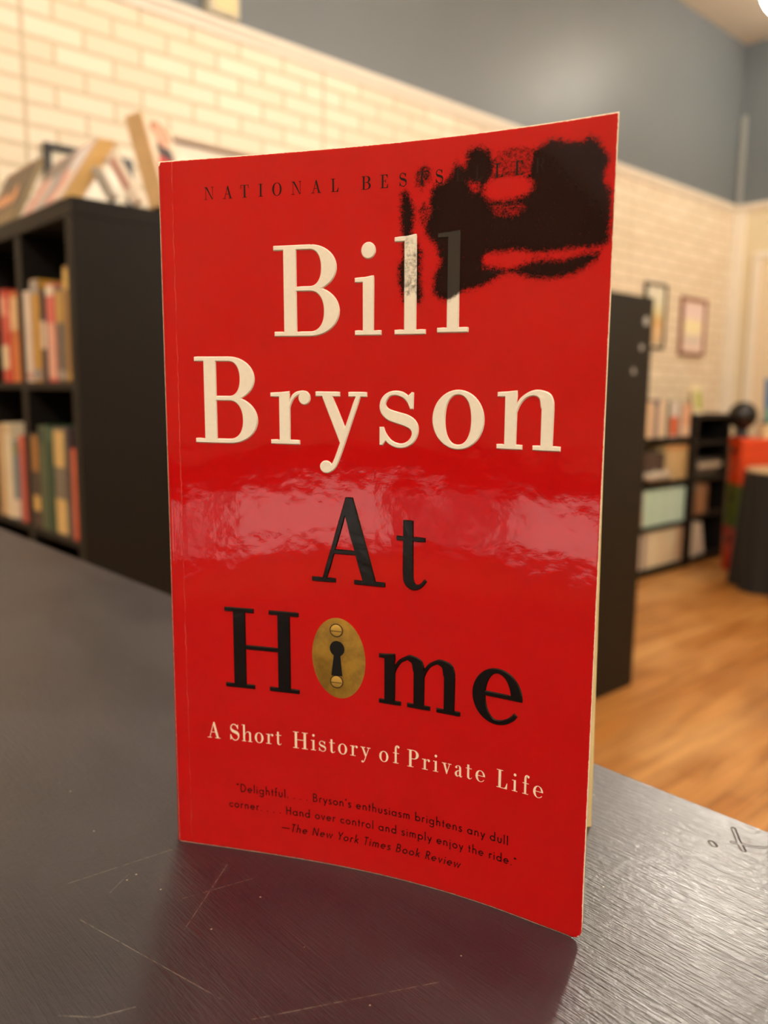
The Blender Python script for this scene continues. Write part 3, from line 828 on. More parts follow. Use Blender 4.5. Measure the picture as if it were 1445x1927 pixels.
# geometric sans for the small quotation: strokes of one width
SW = .12
def st(*pts): return ribbon(list(pts), SW)
def ar(cx, cy, rx, ry, a0, a1, n=18): return ribbon(se(cx, cy, rx, ry, a0, a1, n), SW)
x_ = .58; c_ = x_ / 2; q_ = c_ - SW / 2 + .01
def rnd(cx): return [ar(cx, c_, q_, q_, 0, 185), ar(cx, c_, q_, q_, 180, 365)]
def sSn(cx, w=.20, h=x_):
    return [ribbon(crom([(cx + w * .75, h - .09), (cx + w * .3, h - .035), (cx - w * .35, h - .05), (cx - w * .6, h - .15), (cx - w * .2, h - .25), (cx + w * .35, h - .32),
                         (cx + w * .72, h - .42), (cx + w * .4, .05), (cx - w * .2, .035), (cx - w * .85, .11)], 4), SW)]
SANS = {
 'a': (rnd(.29) + [st((.53, 0), (.53, x_))], .65), 'b': (rnd(.33) + [st((.09, 0), (.09, 1.05))], .65), 'c': ([ar(.30, c_, q_, q_, 45, 315)], .52),
 'd': (rnd(.29) + [st((.53, 0), (.53, 1.05))], .65), 'e': ([ar(.29, c_, q_, q_, 0, 315, 26), st((.05, c_ + .01), (.545, c_ + .01))], .60),
 'f': ([ar(.25, .90, .13, .11, 60, 180), st((.12, 0), (.12, .91)), st((.0, x_ - .05), (.27, x_ - .05))], .30),
 'g': (rnd(.29) + [st((.53, -.12), (.53, x_)), ar(.30, -.11, .23, .17, 200, 360)], .65),
 'h': ([st((.09, 0), (.09, 1.05)), ar(.27, x_ - .24, .18, .21, 0, 180), st((.45, 0), (.45, x_ - .23))], .57),
 'i': ([st((.09, 0), (.09, x_)), disc(.09, .79, .065)], .20), 'j': ([st((.09, -.30), (.09, x_)), disc(.09, .79, .065)], .21),
 'k': ([st((.09, 0), (.09, 1.05)), st((.11, .25), (.42, x_)), st((.20, .33), (.46, 0))], .50), 'l': ([st((.09, 0), (.09, 1.05))], .20),
 'm': ([st((.09, 0), (.09, x_)), ar(.245, x_ - .22, .155, .19, 0, 180), st((.40, 0), (.40, x_ - .21)), ar(.555, x_ - .22, .155, .19, 0, 180), st((.71, 0), (.71, x_ - .21))], .83),
 'n': ([st((.09, 0), (.09, x_)), ar(.27, x_ - .24, .18, .21, 0, 180), st((.45, 0), (.45, x_ - .23))], .57),
 'o': (rnd(.29), .60), 'p': (rnd(.33) + [st((.09, -.30), (.09, x_))], .65),
 'r': ([st((.09, 0), (.09, x_)), ar(.25, x_ - .20, .16, .17, 55, 180)], .36), 's': (sSn(.19), .41),
 't': ([st((.13, 0), (.13, .82)), st((.0, x_ - .05), (.27, x_ - .05))], .29),
 'u': ([st((.09, .23), (.09, x_)), ar(.27, .24, .18, .21, 180, 360), st((.45, .23), (.45, x_))], .56),
 'v': ([st((.03, x_), (.235, .02), (.44, x_))], .49), 'w': ([st((.03, x_), (.20, .03), (.375, x_ - .03), (.55, .03), (.72, x_))], .77),
 'y': ([st((.03, x_), (.25, .06)), st((.46, x_), (.15, -.28))], .50),
 'B': ([st((.10, 0), (.10, 1)), st((.08, .956), (.28, .956)), st((.08, .52), (.30, .52)), st((.08, .044), (.30, .044)), ar(.27, .738, .19, .218, -90, 90), ar(.29, .282, .22, .238, -90, 90)], .62),
 'D': ([st((.10, 0), (.10, 1)), st((.08, .956), (.27, .956)), st((.08, .044), (.27, .044)), ar(.26, .5, .40, .456, -90, 90)], .76),
 'H': ([st((.10, 0), (.10, 1)), st((.58, 0), (.58, 1)), st((.1, .53), (.58, .53))], .70),
 'N': ([st((.10, 0), (.10, 1)), st((.63, 0), (.63, 1)), st((.10, .95), (.63, .05))], .75),
 'R': ([st((.10, 0), (.10, 1)), st((.08, .956), (.26, .956)), st((.08, .50), (.28, .50)), ar(.25, .728, .20, .228, -90, 90), st((.25, .50), (.50, 0))], .56),
 'T': ([st((.23, 0), (.23, 1)), st((.0, .956), (.46, .956))], .48), 'Y': ([st((.02, 1), (.27, .45)), st((.52, 1), (.27, .45)), st((.27, .47), (.27, 0))], .55),
 '.': ([disc(.10, .055, .058)], .22), "'": ([st((.10, .98), (.07, .76))], .19), '"': ([st((.10, .98), (.07, .78)), st((.24, .98), (.21, .78))], .33),
 '-': ([st((.0, .36), (.95, .36))], 1.0), ' ': ([], .27),
}

def union(polys):
    """flat triangulation of the union of overlapping outlines"""
    vs, fs = [], []
    for p in polys:
        p = ccw(list(p))
        fs.append(list(range(len(vs), len(vs) + len(p))))
        vs += [Vector(q) for q in p]
    r = delaunay_2d_cdt(vs, [], fs, 0, 1e-6)
    return [tuple(v) for v in r[0]], [f for f, o in zip(r[2], r[5]) if o]

def emboss(name, m, parent, glyphs, h, slope, cut=2.0, inkf=None, inkcut=None):
    """glyphs: list of polygon lists already in cover millimetres -> one raised part on the bowed cover"""
    bm = bmesh.new()
    ly = bm.verts.layers.float.new('inkfac')
    for gi_, polys in enumerate(glyphs):
        if not polys: continue
        vs, fs = union(polys)
        bv = [bm.verts.new((x, y, 0)) for x, y in vs]
        for v in bv: v[ly] = (inkf[gi_] if inkf else 0.0)
        for f in fs:
            try: bm.faces.new([bv[i] for i in f])
            except ValueError: pass
    bmesh.ops.delete(bm, geom=[v for v in bm.verts if not v.link_faces], context='VERTS')
    def cuts(a, b, step, axis, sel=None):
        k = a
        while k < b:
            geom = bm.verts[:] + bm.edges[:] + bm.faces[:]
            if sel is not None:
                fsel = [f for f in bm.faces if sel(f.calc_center_median())]
                es = {e for f in fsel for e in f.edges}; vv = {v for f in fsel for v in f.verts}
                geom = list(vv) + list(es) + fsel
            if geom:
                co = (k, 0, 0) if axis == 0 else (0, k, 0)
                no = (1, 0, 0) if axis == 0 else (0, 1, 0)
                bmesh.ops.bisect_plane(bm, geom=geom, dist=1e-5, plane_co=co, plane_no=no)
            k += step
    xs = [v.co.x for v in bm.verts]; ys = [v.co.y for v in bm.verts]
    if cut: cuts(min(xs) + cut * .5, max(xs), cut, 0)
    if inkcut:
        cuts(inkcut[2], inkcut[3], 0.6, 1, lambda c: inkcut[0] < c.x < inkcut[1])
    if slope > 0:
        for f in bm.faces:
            if f.normal.z < 0: f.normal_flip()
        bm.normal_update()
        base = {}
        be = [e for e in bm.edges if len(e.link_faces) == 1]
        nrm = {}
        for e in be:
            f = e.link_faces[0]
            for l in f.loops:
                if l.edge == e:
                    a, b = l.vert, l.link_loop_next.vert
            d = (b.co - a.co)
            n = Vector((d.y, -d.x, 0))
            if n.length > 0: n.normalize()
            for q in (a, b):
                nrm[q] = nrm.get(q, Vector((0, 0, 0))) + n
        for q, n in nrm.items():
            if n.length > 1e-6: n.normalize()
            nv = bm.verts.new(q.co + n * slope); nv[ly] = q[ly]; nv.co.z = -1
            base[q] = nv
        for e in be:
            f = e.link_faces[0]
            for l in f.loops:
                if l.edge == e: a, b = l.vert, l.link_loop_next.vert
            try: bm.faces.new((b, a, base[a], base[b]))
            except ValueError: pass
    me = bpy.data.meshes.new(name)
    bm.verts.index_update()
    co = np.array([tuple(v.co) for v in bm.verts])
    fac = np.array([v[ly] for v in bm.verts])
    P = surf(np.clip(co[:, 0], 0.2, UW - .2), co[:, 1], np.where(co[:, 2] < -.5, -0.03, h))
    for v, p in zip(bm.verts, P): v.co = p
    bm.to_mesh(me); bm.free()
    at = me.attributes.new('ink', 'FLOAT', 'POINT')
    at.data.foreach_set('value', (ink(co[:, 0], co[:, 1]) * fac).astype(np.float32))
    return link(name, me, parent, m)

def letter_mat(color, rough, inked=True):
    t = NT('raised_letter_' + color)
    v = t.coord()
    n = t.noise(v, 900.0, 3.0)
    base = t.mix(n, lin(color), tuple(x * .9 for x in lin(color)[:3]) + (1,))
    if inked:
        at = t.n('ShaderNodeAttribute'); at.attribute_name = 'ink'
        n1 = t.noise(v, 700.0, 5.0, .7)
        kk = t.math('ADD', at.outputs['Fac'], t.math('MULTIPLY', t.math('SUBTRACT', n1, .5), .8))
        im = t.math('MULTIPLY', t.ss(kk, .36, .75), t.math('GREATER_THAN', at.outputs['Fac'], .02))
        base = t.mix(t.math('MULTIPLY', im, .97), base, lin('120C0C'))
    return t.out(base, rough, t.bump(t.noise(v, 260.0, 2.0), .25, .0004), **{'Specular IOR Level': 0.4})
M_CREAMINK = letter_mat('F5EEDB', 0.26)
M_BLACKINK = letter_mat('0B0706', 0.2, False)
M_FLATBLACK = mat('140504', 0.12, 0.0)
M_SUBT = mat('F6E6CB', 0.3, 0.02)

def place(g, u0, u1, v0, v1):
    polys = SERIF[g][0]()
    xs = [p[0] for q in polys for p in q]; ys = [p[1] for q in polys for p in q]
    sx = (u1 - u0) / (max(xs) - min(xs)); sy = (v1 - v0) / (max(ys) - min(ys))
    return [[(u0 + (x - min(xs)) * sx, v0 + (y - min(ys)) * sy) for x, y in q] for q in polys]
author = [place('B', 35.0, 53.75, 155.45, 179.0), place('i', 58.46, 65.7, 155.55, 178.9), place('l', 69.65, 78.0, 155.6, 180.2), place('l', 81.42, 89.5, 155.9, 180.5),
          place('B', 10.1, 29.1, 125.75, 149.65), place('r', 33.42, 45.0, 126.0, 140.5), place('y', 46.9, 61.6, 118.3, 140.25), place('s', 65.45, 76.2, 125.95, 140.7),
          place('o', 80.45, 94.2, 126.2, 141.1), place('n', 97.95, 114.3, 126.85, 141.3)]
emboss('author_name', M_CREAMINK, book, author, 0.34, 0.30, 2.0, [0, 0, .5, 1, 0, 0, 0, 0, 0, 0], (69, 91, 156.5, 181))
title = [place('A', 45.2, 66.9, 87.4, 111.5), place('t', 70.4, 78.95, 87.4, 106.2), place('H', 17.6, 40.65, 52.9, 77.1),
         place('m', 65.3, 89.1, 53.6, 68.4), place('e', 92.85, 106.5, 53.55, 68.6)]
emboss('title', M_BLACKINK, book, title, 0.36, 0.30)

def line_fixed(items, v0, cap, hscale):
    out = []
    for ch, u0 in items:
        polys = SERIF[ch][0]()
        mn = min(p[0] for q in polys for p in q)
        out.append([[(u0 + (x - mn) * cap * hscale, v0 + y * cap) for x, y in q] for q in polys])
    return out
head = line_fixed(zip('NATIONALBESTSELLE', (14.6, 20.2, 25.45, 30.85, 34.85, 40.5, 46.1, 51.75, 60.25, 65.5, 70.7, 75.5, 80.45, 85.6, 90.6, 95.7, 100.7)), 192.15, 3.28, 1.0)
head += line_fixed([('R', 105.8)], 192.15, 3.28, 1.0)
emboss('headline', M_FLATBLACK, book, head, 0.05, 0, 2.0)

def set_line(font, text, u0, u1, v0, v1, cap, hs=1.0, slant=0.0, space=None):
    """set a line so that it runs from u0 to u1, tracking as needed"""
    adv = [((space if (c == ' ' and space) else font[c][1] if c in font else .3)) * cap * hs for c in text]
    tot = sum(adv)
    tr_ = (u1 - u0 - tot) / max(1, len(text) - 1)
    out = []; x = u0
    for c, a in zip(text, adv):
        if c in font and c != ' ':
            g = font[c][0]
            polys = g() if callable(g) else g
            vv = v0 + (v1 - v0) * (x - u0) / (u1 - u0)
            out.append([[(x + (px + slant * py) * cap * hs, vv + py * cap) for px, py in q] for q in polys])
        x += a + tr_
    return out
sub = []
for wd, a, b in (('A', 10.96, 15.6), ('Short', 18.4, 35.0), ('History', 38.5, 62.6), ('of', 65.3, 71.3), ('Private', 73.8, 96.9), ('Life', 100.05, 113.3)):
    sub += set_line(SERIF, wd, a, b, 35.75, 36.05, 5.15, .94)
emboss('subtitle', M_SUBT, book, sub, 0.035, 0, 3.0)
quote = set_line(SANS, '"Delightful. . . . Bryson\'s enthusiasm brightens any dull', 20.0, 103.9, 19.3, 19.85, 2.62, .98)
quote += set_line(SANS, 'corner. . . . Hand over control and simply enjoy the ride."', 17.5, 106.4, 13.9, 14.4, 2.62, .98)
quote += set_line(SANS, '-The New York Times Book Review', 34.3, 89.9, 8.55, 8.65, 2.62, .98, 0.2)
emboss('quotation', M_FLATBLACK, book, quote, 0.05, 0, 2.0)

# brass keyhole plate standing in for the letter o
def brass_print():
    t = NT('printed_brass')
    v = t.coord()
    n = t.noise(v, 160.0, 4.0, .6); n2 = t.noise(v, 900.0, 3.0)
    col = t.mix(t.ss(n, .35, .68), lin('A9822C'), lin('7E5D1B'))
    col = t.mix(t.math('MULTIPLY', n2, .25), col, lin('CDA74E'))
    return t.out(col, 0.3, t.bump(n2, .15, .0002), Metallic=0.35)
M_BRP = brass_print()
def dome(name, m, parent, cu, cv, ru, rv, h0, h1, egg=0.0, flatten=3.0, rings=9, seg=56):
    uv = []; H = []
    faces = []
    for k in range(rings + 1):
        f = k / rings
        r_ = math.sin(f * math.pi / 2) if k < rings else 1.0
        for i in range(seg):
            a = 2 * math.pi * i / seg
            uv.append((cu + ru * r_ * math.cos(a) + egg * math.sin(a) * -r_, cv + rv * r_ * math.sin(a)))
            H.append(h0 + (h1 - h0) * (1 - r_ ** flatten))
    for k in range(rings):
        for i in range(seg):
            j = (i + 1) % seg
            faces.append((k * seg + i, (k + 1) * seg + i, (k + 1) * seg + j, k * seg + j))
    uv = np.array(uv)
    P = surf(uv[:, 0], uv[:, 1], np.array(H))
    me = bpy.data.meshes.new(name)
    me.from_pydata(P.tolist(), [], faces)
    for p in me.polygons: p.use_smooth = True
    return link(name, me, parent, m)
plate = dome('keyhole_plate', M_BRP, book, 52.95, 64.95, 8.2, 12.05, -0.02, 0.85, 0.3)
for cv in (73.45, 58.2):
    dome('screw_ring', mat('3A2A10', 0.5, 0.02), plate, 52.6, cv, 2.02, 1.98, 0.80, 0.875, 0, 6)
    sc_ = dome('screw', mat('C29B44', 0.3, 0.04, 300, 0.0, (1, 1, 1), Metallic=0.3), plate, 52.6, cv, 1.72, 1.68, 0.86, 1.1, 0, 4)
    emboss('screw_slot', mat('5A431A', 0.5, 0.02), plate, [[Rc(50.95, cv - .28, 54.25, cv - .03)]], 1.13, 0, 0)
kh = [disc(52.85, 68.1, 2.25, 2.3), [(51.95, 67), (53.75, 67), (54.4, 60.1), (51.0, 60.0)]]
emboss('keyhole', mat('070505', 0.3, 0.0), plate, [kh], 0.95, 0, 0)

# ================================================================== BOOKS ON SHELVES
def book_at(name, label, loc, w_, h_, d_, color, band_=None, group=None, rot=None, pages='D9C49A', rough=0.35, cap_=None, lower=None):
    """closed book, spine towards -Y, foot at loc (middle of the spine)"""
    t = thing(name, label, 'book', (loc[0], loc[1], loc[2] + .0004), group, rot)
    bt = min(0.003, w_ * .14)
    bm = bmesh.new()
    bm_box(bm, -w_ / 2, 0, 0, -w_ / 2 + bt, d_, h_, bt * .3, 1)
    bm_box(bm, w_ / 2 - bt, 0, 0, w_ / 2, d_, h_, bt * .3, 1)
    # rounded spine
    n = 8
    ring_ = [(-w_ / 2 + w_ * i / n, -0.0035 * math.sin(math.pi * i / n)) for i in range(n + 1)]
    back = [(x, bt) for x, y in ring_]
    lo = [bm.verts.new((x, y, 0)) for x, y in ring_ + back[::-1]]
    hi = [bm.verts.new((x, y, h_)) for x, y in ring_ + back[::-1]]
    for i in range(len(lo)):
        j = (i + 1) % len(lo)
        bm.faces.new((lo[i], lo[j], hi[j], hi[i]))
    bm.faces.new(lo[::-1]); bm.faces.new(hi)
    finish(bm, 'cover', mat(color, rough, 0.12, 45, 0.0, (1, 1, .35)), t)
    box('page_block', mat(pages, 0.8, 0.08, 700, 0.0, (1, .05, .05)), t, -w_ / 2 + bt, bt, 0.002, w_ / 2 - bt, d_ - .003, h_ - .003)
    def lab(z0, z1, c, nm='spine_label'):
        bm = bmesh.new()
        k = w_ * .46
        pts = [(-k + 2 * k * i / 6, -0.0035 * math.sin(math.pi * (.5 + (-k + 2 * k * i / 6) / w_)) - .0006) for i in range(7)]
        lo = [bm.verts.new((x, y, z0)) for x, y in pts]; hi = [bm.verts.new((x, y, z1)) for x, y in pts]
        lo2 = [bm.verts.new((x, y + .0005, z0)) for x, y in pts]; hi2 = [bm.verts.new((x, y + .0005, z1)) for x, y in pts]
        for i in range(6):
            bm.faces.new((lo[i], lo[i + 1], hi[i + 1], hi[i])); bm.faces.new((lo2[i + 1], lo2[i], hi2[i], hi2[i + 1]))
        bm.faces.new(lo + lo2[::-1]); bm.faces.new(hi[::-1] + hi2)
        return finish(bm, nm, mat(c, rough, 0.1, 60), t)
    for b in (band_ or []):
        lab(b[0] * h_, b[1] * h_, b[2])
    return t

M_CASE = mat('14110E', 0.5, 0.06, 22, 0.05, (1, 1, .1), **{'Specular IOR Level': 0.25})
M_CASE_IN = M_CASE
# ---------- tall bookcase at the left, books facing us
CX1, CX0, CY0, CY1, CZ = -1.572, -2.79, 0.637, 1.02, 1.481
bc = thing('bookcase', 'tall black bookcase at the left with two visible rows of books', 'bookcase', ((CX0 + CX1) / 2, (CY0 + CY1) / 2, 0))
def rel(o, x0, y0, z0, x1, y1, z1):
    l = o.location
    return (x0 - l.x, y0 - l.y, z0 - l.z, x1 - l.x, y1 - l.y, z1 - l.z)
def cpart(o, name, m, x0, y0, z0, x1, y1, z1, bev=.0015):
    return box(name, m, o, *rel(o, x0, y0, z0, x1, y1, z1), bev)
cpart(bc, 'top_panel', M_CASE, CX0, CY0, CZ - .034, CX1, CY1, CZ)
cpart(bc, 'side_panel', M_CASE, CX1 - .034, CY0, 0, CX1, CY1, CZ - .034)
cpart(bc, 'side_panel', M_CASE, CX0, CY0, 0, CX0 + .034, CY1, CZ - .034)
cpart(bc, 'back_panel', M_CASE, CX0 + .034, CY1 - .012, 0.03, CX1 - .034, CY1, CZ - .034)
SHELF_Z = (1.135, 0.815, 0.495, 0.175)
for z in SHELF_Z:
    cpart(bc, 'shelf', M_CASE, CX0 + .034, CY0 + .002, z - .016, CX1 - .034, CY1 - .012, z)
cpart(bc, 'plinth', M_CASE, CX0 + .034, CY0 + .02, 0, CX1 - .034, CY0 + .04, .06)
DIV = (-1.883, -2.19, -2.49)
for x in DIV:
    zs = [.06, .175, .495, .815, 1.135, CZ - .034]
    for a, b in zip(zs[1:-1], zs[2:]):
        cpart(bc, 'divider', M_CASE, x - .017, CY0 + .004, a, x + .017, CY1 - .012, b - .016 if b < 1.2 else b)

yb = CY0 + .004
G1, G2 = 'books on the upper shelf of the tall left bookcase', 'books on the lower shelf of the tall left bookcase'
def row(z, items, group, y=yb, d=.19):
    for (xc, wd, h, col, bands, lab) in items:
        book_at('book', lab, (xc, y, z), wd, h, d, col, bands, group)
row(1.135, [
 (-1.623, .027, .222, 'A9824A', [(.80, .97, 'E3BE6B'), (.02, .08, 'C29A55')], 'tall brown and gold book beside the right side of the upper left shelf'),
 (-1.661, .041, .187, '6F675E', [(.62, .95, 'C9A253'), (.03, .12, 'A7A096')], 'grey book with a gold upper spine on the upper left shelf'),
 (-1.710, .047, .196, 'DB6B62', [(.04, .60, 'F0B8A0'), (.88, .98, 'F5E6CC')], 'coral pink book on the upper left shelf, third from its right end'),
 (-1.7525, .029, .188, '3B3340', [(.36, .66, 'E8D6C2'), (.74, .94, '4A3630')], 'dark navy book with a white label on the upper left shelf'),
 (-1.796, .049, .212, 'C99A3F', [(.86, .99, 'A9A5A0'), (.02, .13, '9C9490')], 'ochre yellow book on the upper left shelf between white and navy spines'),
 (-1.844, .039, .192, 'F0DCCB', [(.03, .10, 'C99A95')], 'cream white book on the upper left shelf, first right of the divider'),
 (-1.9245, .044, .196, 'D9803F', [(.58, .94, 'F0D2A0')], 'orange book with a cream upper spine on the upper left shelf'),
 (-1.9575, .018, .200, 'CE4A33', [(.55, .80, 'E8836A')], 'thin orange red book on the upper left shelf, second left of the divider'),
 (-1.994, .050, .207, 'C9402F', [(.14, .40, 'F4DDB8'), (.72, .92, 'F0A58E')], 'red book with a cream label at the far left of the upper shelf'),
], G1)
row(.815, [
 (-1.6225, .026, .187, 'D8533F', [(.02, .98, 'DB6A48')], 'orange red book at the right end of the lower left shelf'),
 (-1.651, .022, .229, '55494A', [(.05, .3, '6A5F5C')], 'dark maroon book beside the orange red one on the lower left shelf'),
 (-1.6985, .062, .226, '7A7264', [(.64, .97, 'E0C07A'), (.02, .34, 'E3C47E')], 'grey book with two yellow blocks on its spine on the lower left shelf'),
 (-1.755, .041, .229, '1F4A33', [(.85, .97, '46664E')], 'dark green book on the lower left shelf beside the grey and yellow one'),
 (-1.797, .034, .226, '5E6A4E', [(.84, .97, '35493C')], 'grey green book on the lower left shelf left of the dark green one'),
 (-1.840, .043, .207, '4A3830', [(.60, .98, 'B07A35'), (.18, .34, 'E0B868')], 'dark brown book with an ochre top and a yellow spot on the lower left shelf'),
 (-1.924, .042, .199, 'C05548', [(.86, .98, 'D9684A')], 'red book on the lower left shelf, first left of the divider'),
 (-1.968, .042, .186, '6C8590', [(.03, .26, 'F3E0CC'), (.82, .96, '7C8A62')], 'blue grey book with a white foot label on the lower left shelf'),
 (-2.020, .056, .224, 'F4E2C4', [(.9, .97, 'D8C49E')], 'thick cream book at the left of the lower left shelf'),
 (-2.073, .044, .220, 'CFAE7C', None, 'tan book at the far left edge of the lower left shelf'),
], G2)

# ---------- long bookcase standing back-on behind it
b2 = thing('bookcase', 'long black bookcase whose dark plain back shows right of the red book', 'bookcase', (CX1 - .2, 1.9, 0))
BY0, BY1 = 1.045, 2.77
cpart(b2, 'back_panel', M_CASE, CX1 - .012, BY0, 0.0, CX1, BY1 - .0, 1.47)
cpart(b2, 'top_panel', M_CASE, CX1 - .39, BY0, 1.436, CX1 - .012, BY1, 1.47)
cpart(b2, 'side_panel', M_CASE, CX1 - .39, BY0, 0, CX1 - .012, BY0 + .034, 1.436)
cpart(b2, 'side_panel', M_CASE, CX1 - .39, BY1 - .034, 0, CX1 - .012, BY1, 1.436)
for z in (.06, .40, .75, 1.10):
    cpart(b2, 'shelf', M_CASE, CX1 - .388, BY0 + .034, z - .02, CX1 - .012, BY1 - .034, z)
for (y, z, r) in ((2.722, 1.385, .017), (2.70, 1.29, .011), (2.655, 1.205, .011)):  # small pale discs on the back panel
    bm = bmesh.new()
    bm_lathe(bm, [(0, 0), (r, 0), (r, .0008), (0, .0008)], 18)
    bmesh.ops.rotate(bm, verts=bm.verts[:], cent=(0, 0, 0), matrix=Matrix.Rotation(math.pi / 2, 3, 'Y'))
    bmesh.ops.translate(bm, verts=bm.verts[:], vec=(CX1 - b2.location.x + .0002, y - b2.location.y, z))
    tag(finish(bm, 'mark', mat('8F8A82', 0.5, 0.1), b2), 'pale round sticker')

# ---------- books displayed on top of the tall bookcase
def frame_rot(ex, ey, ez):
    return Matrix((ex, ey, ez)).transposed()
def lean_book(name, label, corner, ex, ez, w_, h_, th, cover_m, page_c, group, extra=None, shear=0.0):
    """book with its front cover in the plane (ex = along its foot, ez = up the cover); thickness goes behind the cover"""
    ex = Vector(ex).normalized(); ez = Vector(ez); ez = (ez - ex * ez.dot(ex)).normalized()
    ey = ez.cross(ex).normalized()
    t = thing(name, label, 'book', corner, group, frame_rot(ex, ey, ez))
    bm = bmesh.new()
    bm_box(bm, 0, 0, 0, w_, .002, h_, .0006, 1)
    bm_box(bm, 0, th - .002, 0, w_, th, h_, .0006, 1)
    bm_box(bm, 0, .002, 0, .002, th - .002, h_)
    finish(bm, 'cover', cover_m, t)
    box('page_block', mat(page_c, .8, .06, 500, 0.0, (.05, 1, .05)), t, .002, .002, .002, w_ - .001, th - .002, h_ - .001)
    if shear:                                  # a limp book slumps: its leaves slide over one another
        for o_ in t.children:
            for v_ in o_.data.vertices: v_.co.z += shear * v_.co.y
    if extra: extra(t, w_, h_)
    return t
GT = 'books displayed on top of the tall left bookcase'
def plate_(t, name, m, x0, z0, x1, z1, lift=.0006):
    return box(name, m, t, x0, -lift, z0, x1, 0, z1)
def poly_plate(t, name, m, pts, lift=.0008):
    bm = bmesh.new()
    a = [bm.verts.new((x, -lift, z)) for x, z in pts]; b = [bm.verts.new((x, 0, z)) for x, z in pts]
    bm.faces.new(a); bm.faces.new(b[::-1])
    for i in range(len(a)):
        j = (i + 1) % len(a)
        bm.faces.new((a[j], a[i], b[i], b[j]))
    return finish(bm, name, m, t)
def art_dark(t, w_, h_):
    fm = NT('orange_fire_print')
    n = fm.noise(fm.mapping(fm.coord(), (40, 1, 12)), 1.0, 3.0)
    fm.out(fm.mix(fm.ss(n, .35, .65), lin('B5682E'), lin('FFC08A')), .4)
    fl = [(.02, .35), (.10, .36), (.30, .37), (.52, .36), (.74, .36), (.80, .48), (.72, .50), (.66, .66), (.60, .70), (.55, .54), (.42, .5), (.33, .66), (.26, .54), (.14, .60), (.04, .50)]
    poly_plate(t, 'cover_picture', fm.m, [(x * w_, z * h_) for x, z in fl])
    plate_(t, 'title_panel', mat('8F7A52', .5, .3, 90), .03 * w_, .03 * h_, .97 * w_, .24 * h_)
    plate_(t, 'top_band', mat('9C7454', .45, .1), .02 * w_, .93 * h_, .98 * w_, .985 * h_)
lean_book('paperback', 'dark brown book with orange flame-like artwork, propped at the left end of the bookcase top',
          (-2.17, .655, 1.488), (1, -.02, 0.0), (-.06, .09, .19), .235, .162, .012, mat('5E4E38', .4, .15, 30), '9C8B6A', GT, art_dark)
def art_multi(t, w_, h_):
    m1 = NT('travel_cover_print')
    sep = m1.n('ShaderNodeSeparateXYZ'); m1.set(sep.inputs[0], m1.coord())
    k = m1.math('ADD', m1.math('DIVIDE', sep.outputs[0], w_), m1.math('MULTIPLY', m1.noise(m1.mapping(m1.coord(), (12, 1, 30)), 1.0, 3.0), .28))
    cr = m1.n('ShaderNodeValToRGB')
    m1.set(cr.inputs[0], k)
    els = [(0.0, 'B9A6A0'), (.2, 'D8C3BB'), (.36, 'E0887A'), (.5, 'E6CFC2'), (.62, '8F9BAA'), (.74, 'B5A9A4'), (.86, 'E58A7C'), (1.0, 'F0DCCB')]
    while len(cr.color_ramp.elements) < len(els): cr.color_ramp.elements.new(.5)
    for e, (p, c) in zip(cr.color_ramp.elements, els): e.position = p; e.color = lin(c)
    m1.out(cr.outputs[0], .35)
    plate_(t, 'cover_picture', m1.m, .004, .004, w_ - .004, h_ - .004)
    plate_(t, 'photo_panel', mat('8A7F78', .4, .35, 50), .012, h_ * .62, w_ * .62, h_ - .012, .0012)
    plate_(t, 'title_band', mat('E9E6E8', .4, .06), w_ * .70, h_ * .52, w_ * .95, h_ * .93, .0012)
lean_book('paperback', 'thick paperback with a pink and grey cover leaning back, tan page edges facing right',
          (-1.875, .646, 1.4835), (1, -.03, 0), (0, .09, .145), .25, .150, .034, mat('C9B4AA', .35, .1), 'DDB878', GT, art_multi, .62)
def art_woman(t, w_, h_):
    plate_(t, 'cover_picture', mat('E7D7BE', .35, .05), .004, .004, w_ - .004, h_ - .004)
    def blob(name, c, pts): poly_plate(t, name, mat(c, .4, .1, 60), [(x * w_, z * h_) for x, z in pts], .0014)
    blob('red_dress', 'C63A36', [(.10, .01), (.92, .01), (.90, .45), (.75, .60), (.28, .60), (.12, .45)])
    blob('dark_hair', '3F3838', [(.24, .58), (.80, .58), (.78, .70), (.66, .76), (.36, .76), (.26, .70)])
    poly_plate(t, 'face', mat('E3A98C', .4, .1, 60), [(w_ * (.51 + .23 * math.cos(a)), h_ * (.84 + .125 * math.sin(a))) for a in [2 * math.pi * i / 20 for i in range(20)]], .0018)
    poly_plate(t, 'hair', mat('A9714C', .4, .1, 60), [(w_ * (.51 + r * math.cos(a)), h_ * (.86 + s * math.sin(a))) for r, s, a in
               [(.32, .13, math.radians(d)) for d in range(-10, 191, 20)] + [(.235, .10, math.radians(d)) for d in range(190, -11, -20)]], .0022)
lean_book('paperback', 'tall book with a person in red on its cover, tilted behind the red paperback',
          (-1.56, .826, 1.493), (-.6, .8, 0), (-.044, -.033, .2), .14, .186, .036, mat('C9A877', .4, .1), 'B58F5C', GT, art_woman)
def art_white(t, w_, h_):
    plate_(t, 'cover_picture', mat('CFC6B4', .4, .25, 40), .01, .01, w_ - .01, h_ * .6)
w1 = lean_book('paperback', 'white book with reddish lettering on its spine, tilted between the two leaning paperbacks',
          (-1.562, .770, 1.4935), (-.6, .8, 0), (-.06, -.045, .13), .025, .105, .020, mat('E3D6C4', .4, .08), 'E8DCC4', GT, art_white)
box('spine_text', mat('C98E80', .5, .45, 260), w1, -.0006, .004, .03, 0, .016, .095)
lean_book('paperback', 'grey and white booklet slumped low beside the thick leaning paperback',
          (-1.575, .722, 1.4925), (-.6, .8, 0), (-.05, -.03, .10), .025, .068, .014, mat('A39B8D', .45, .25, 60), 'DED3BE', GT, art_white)
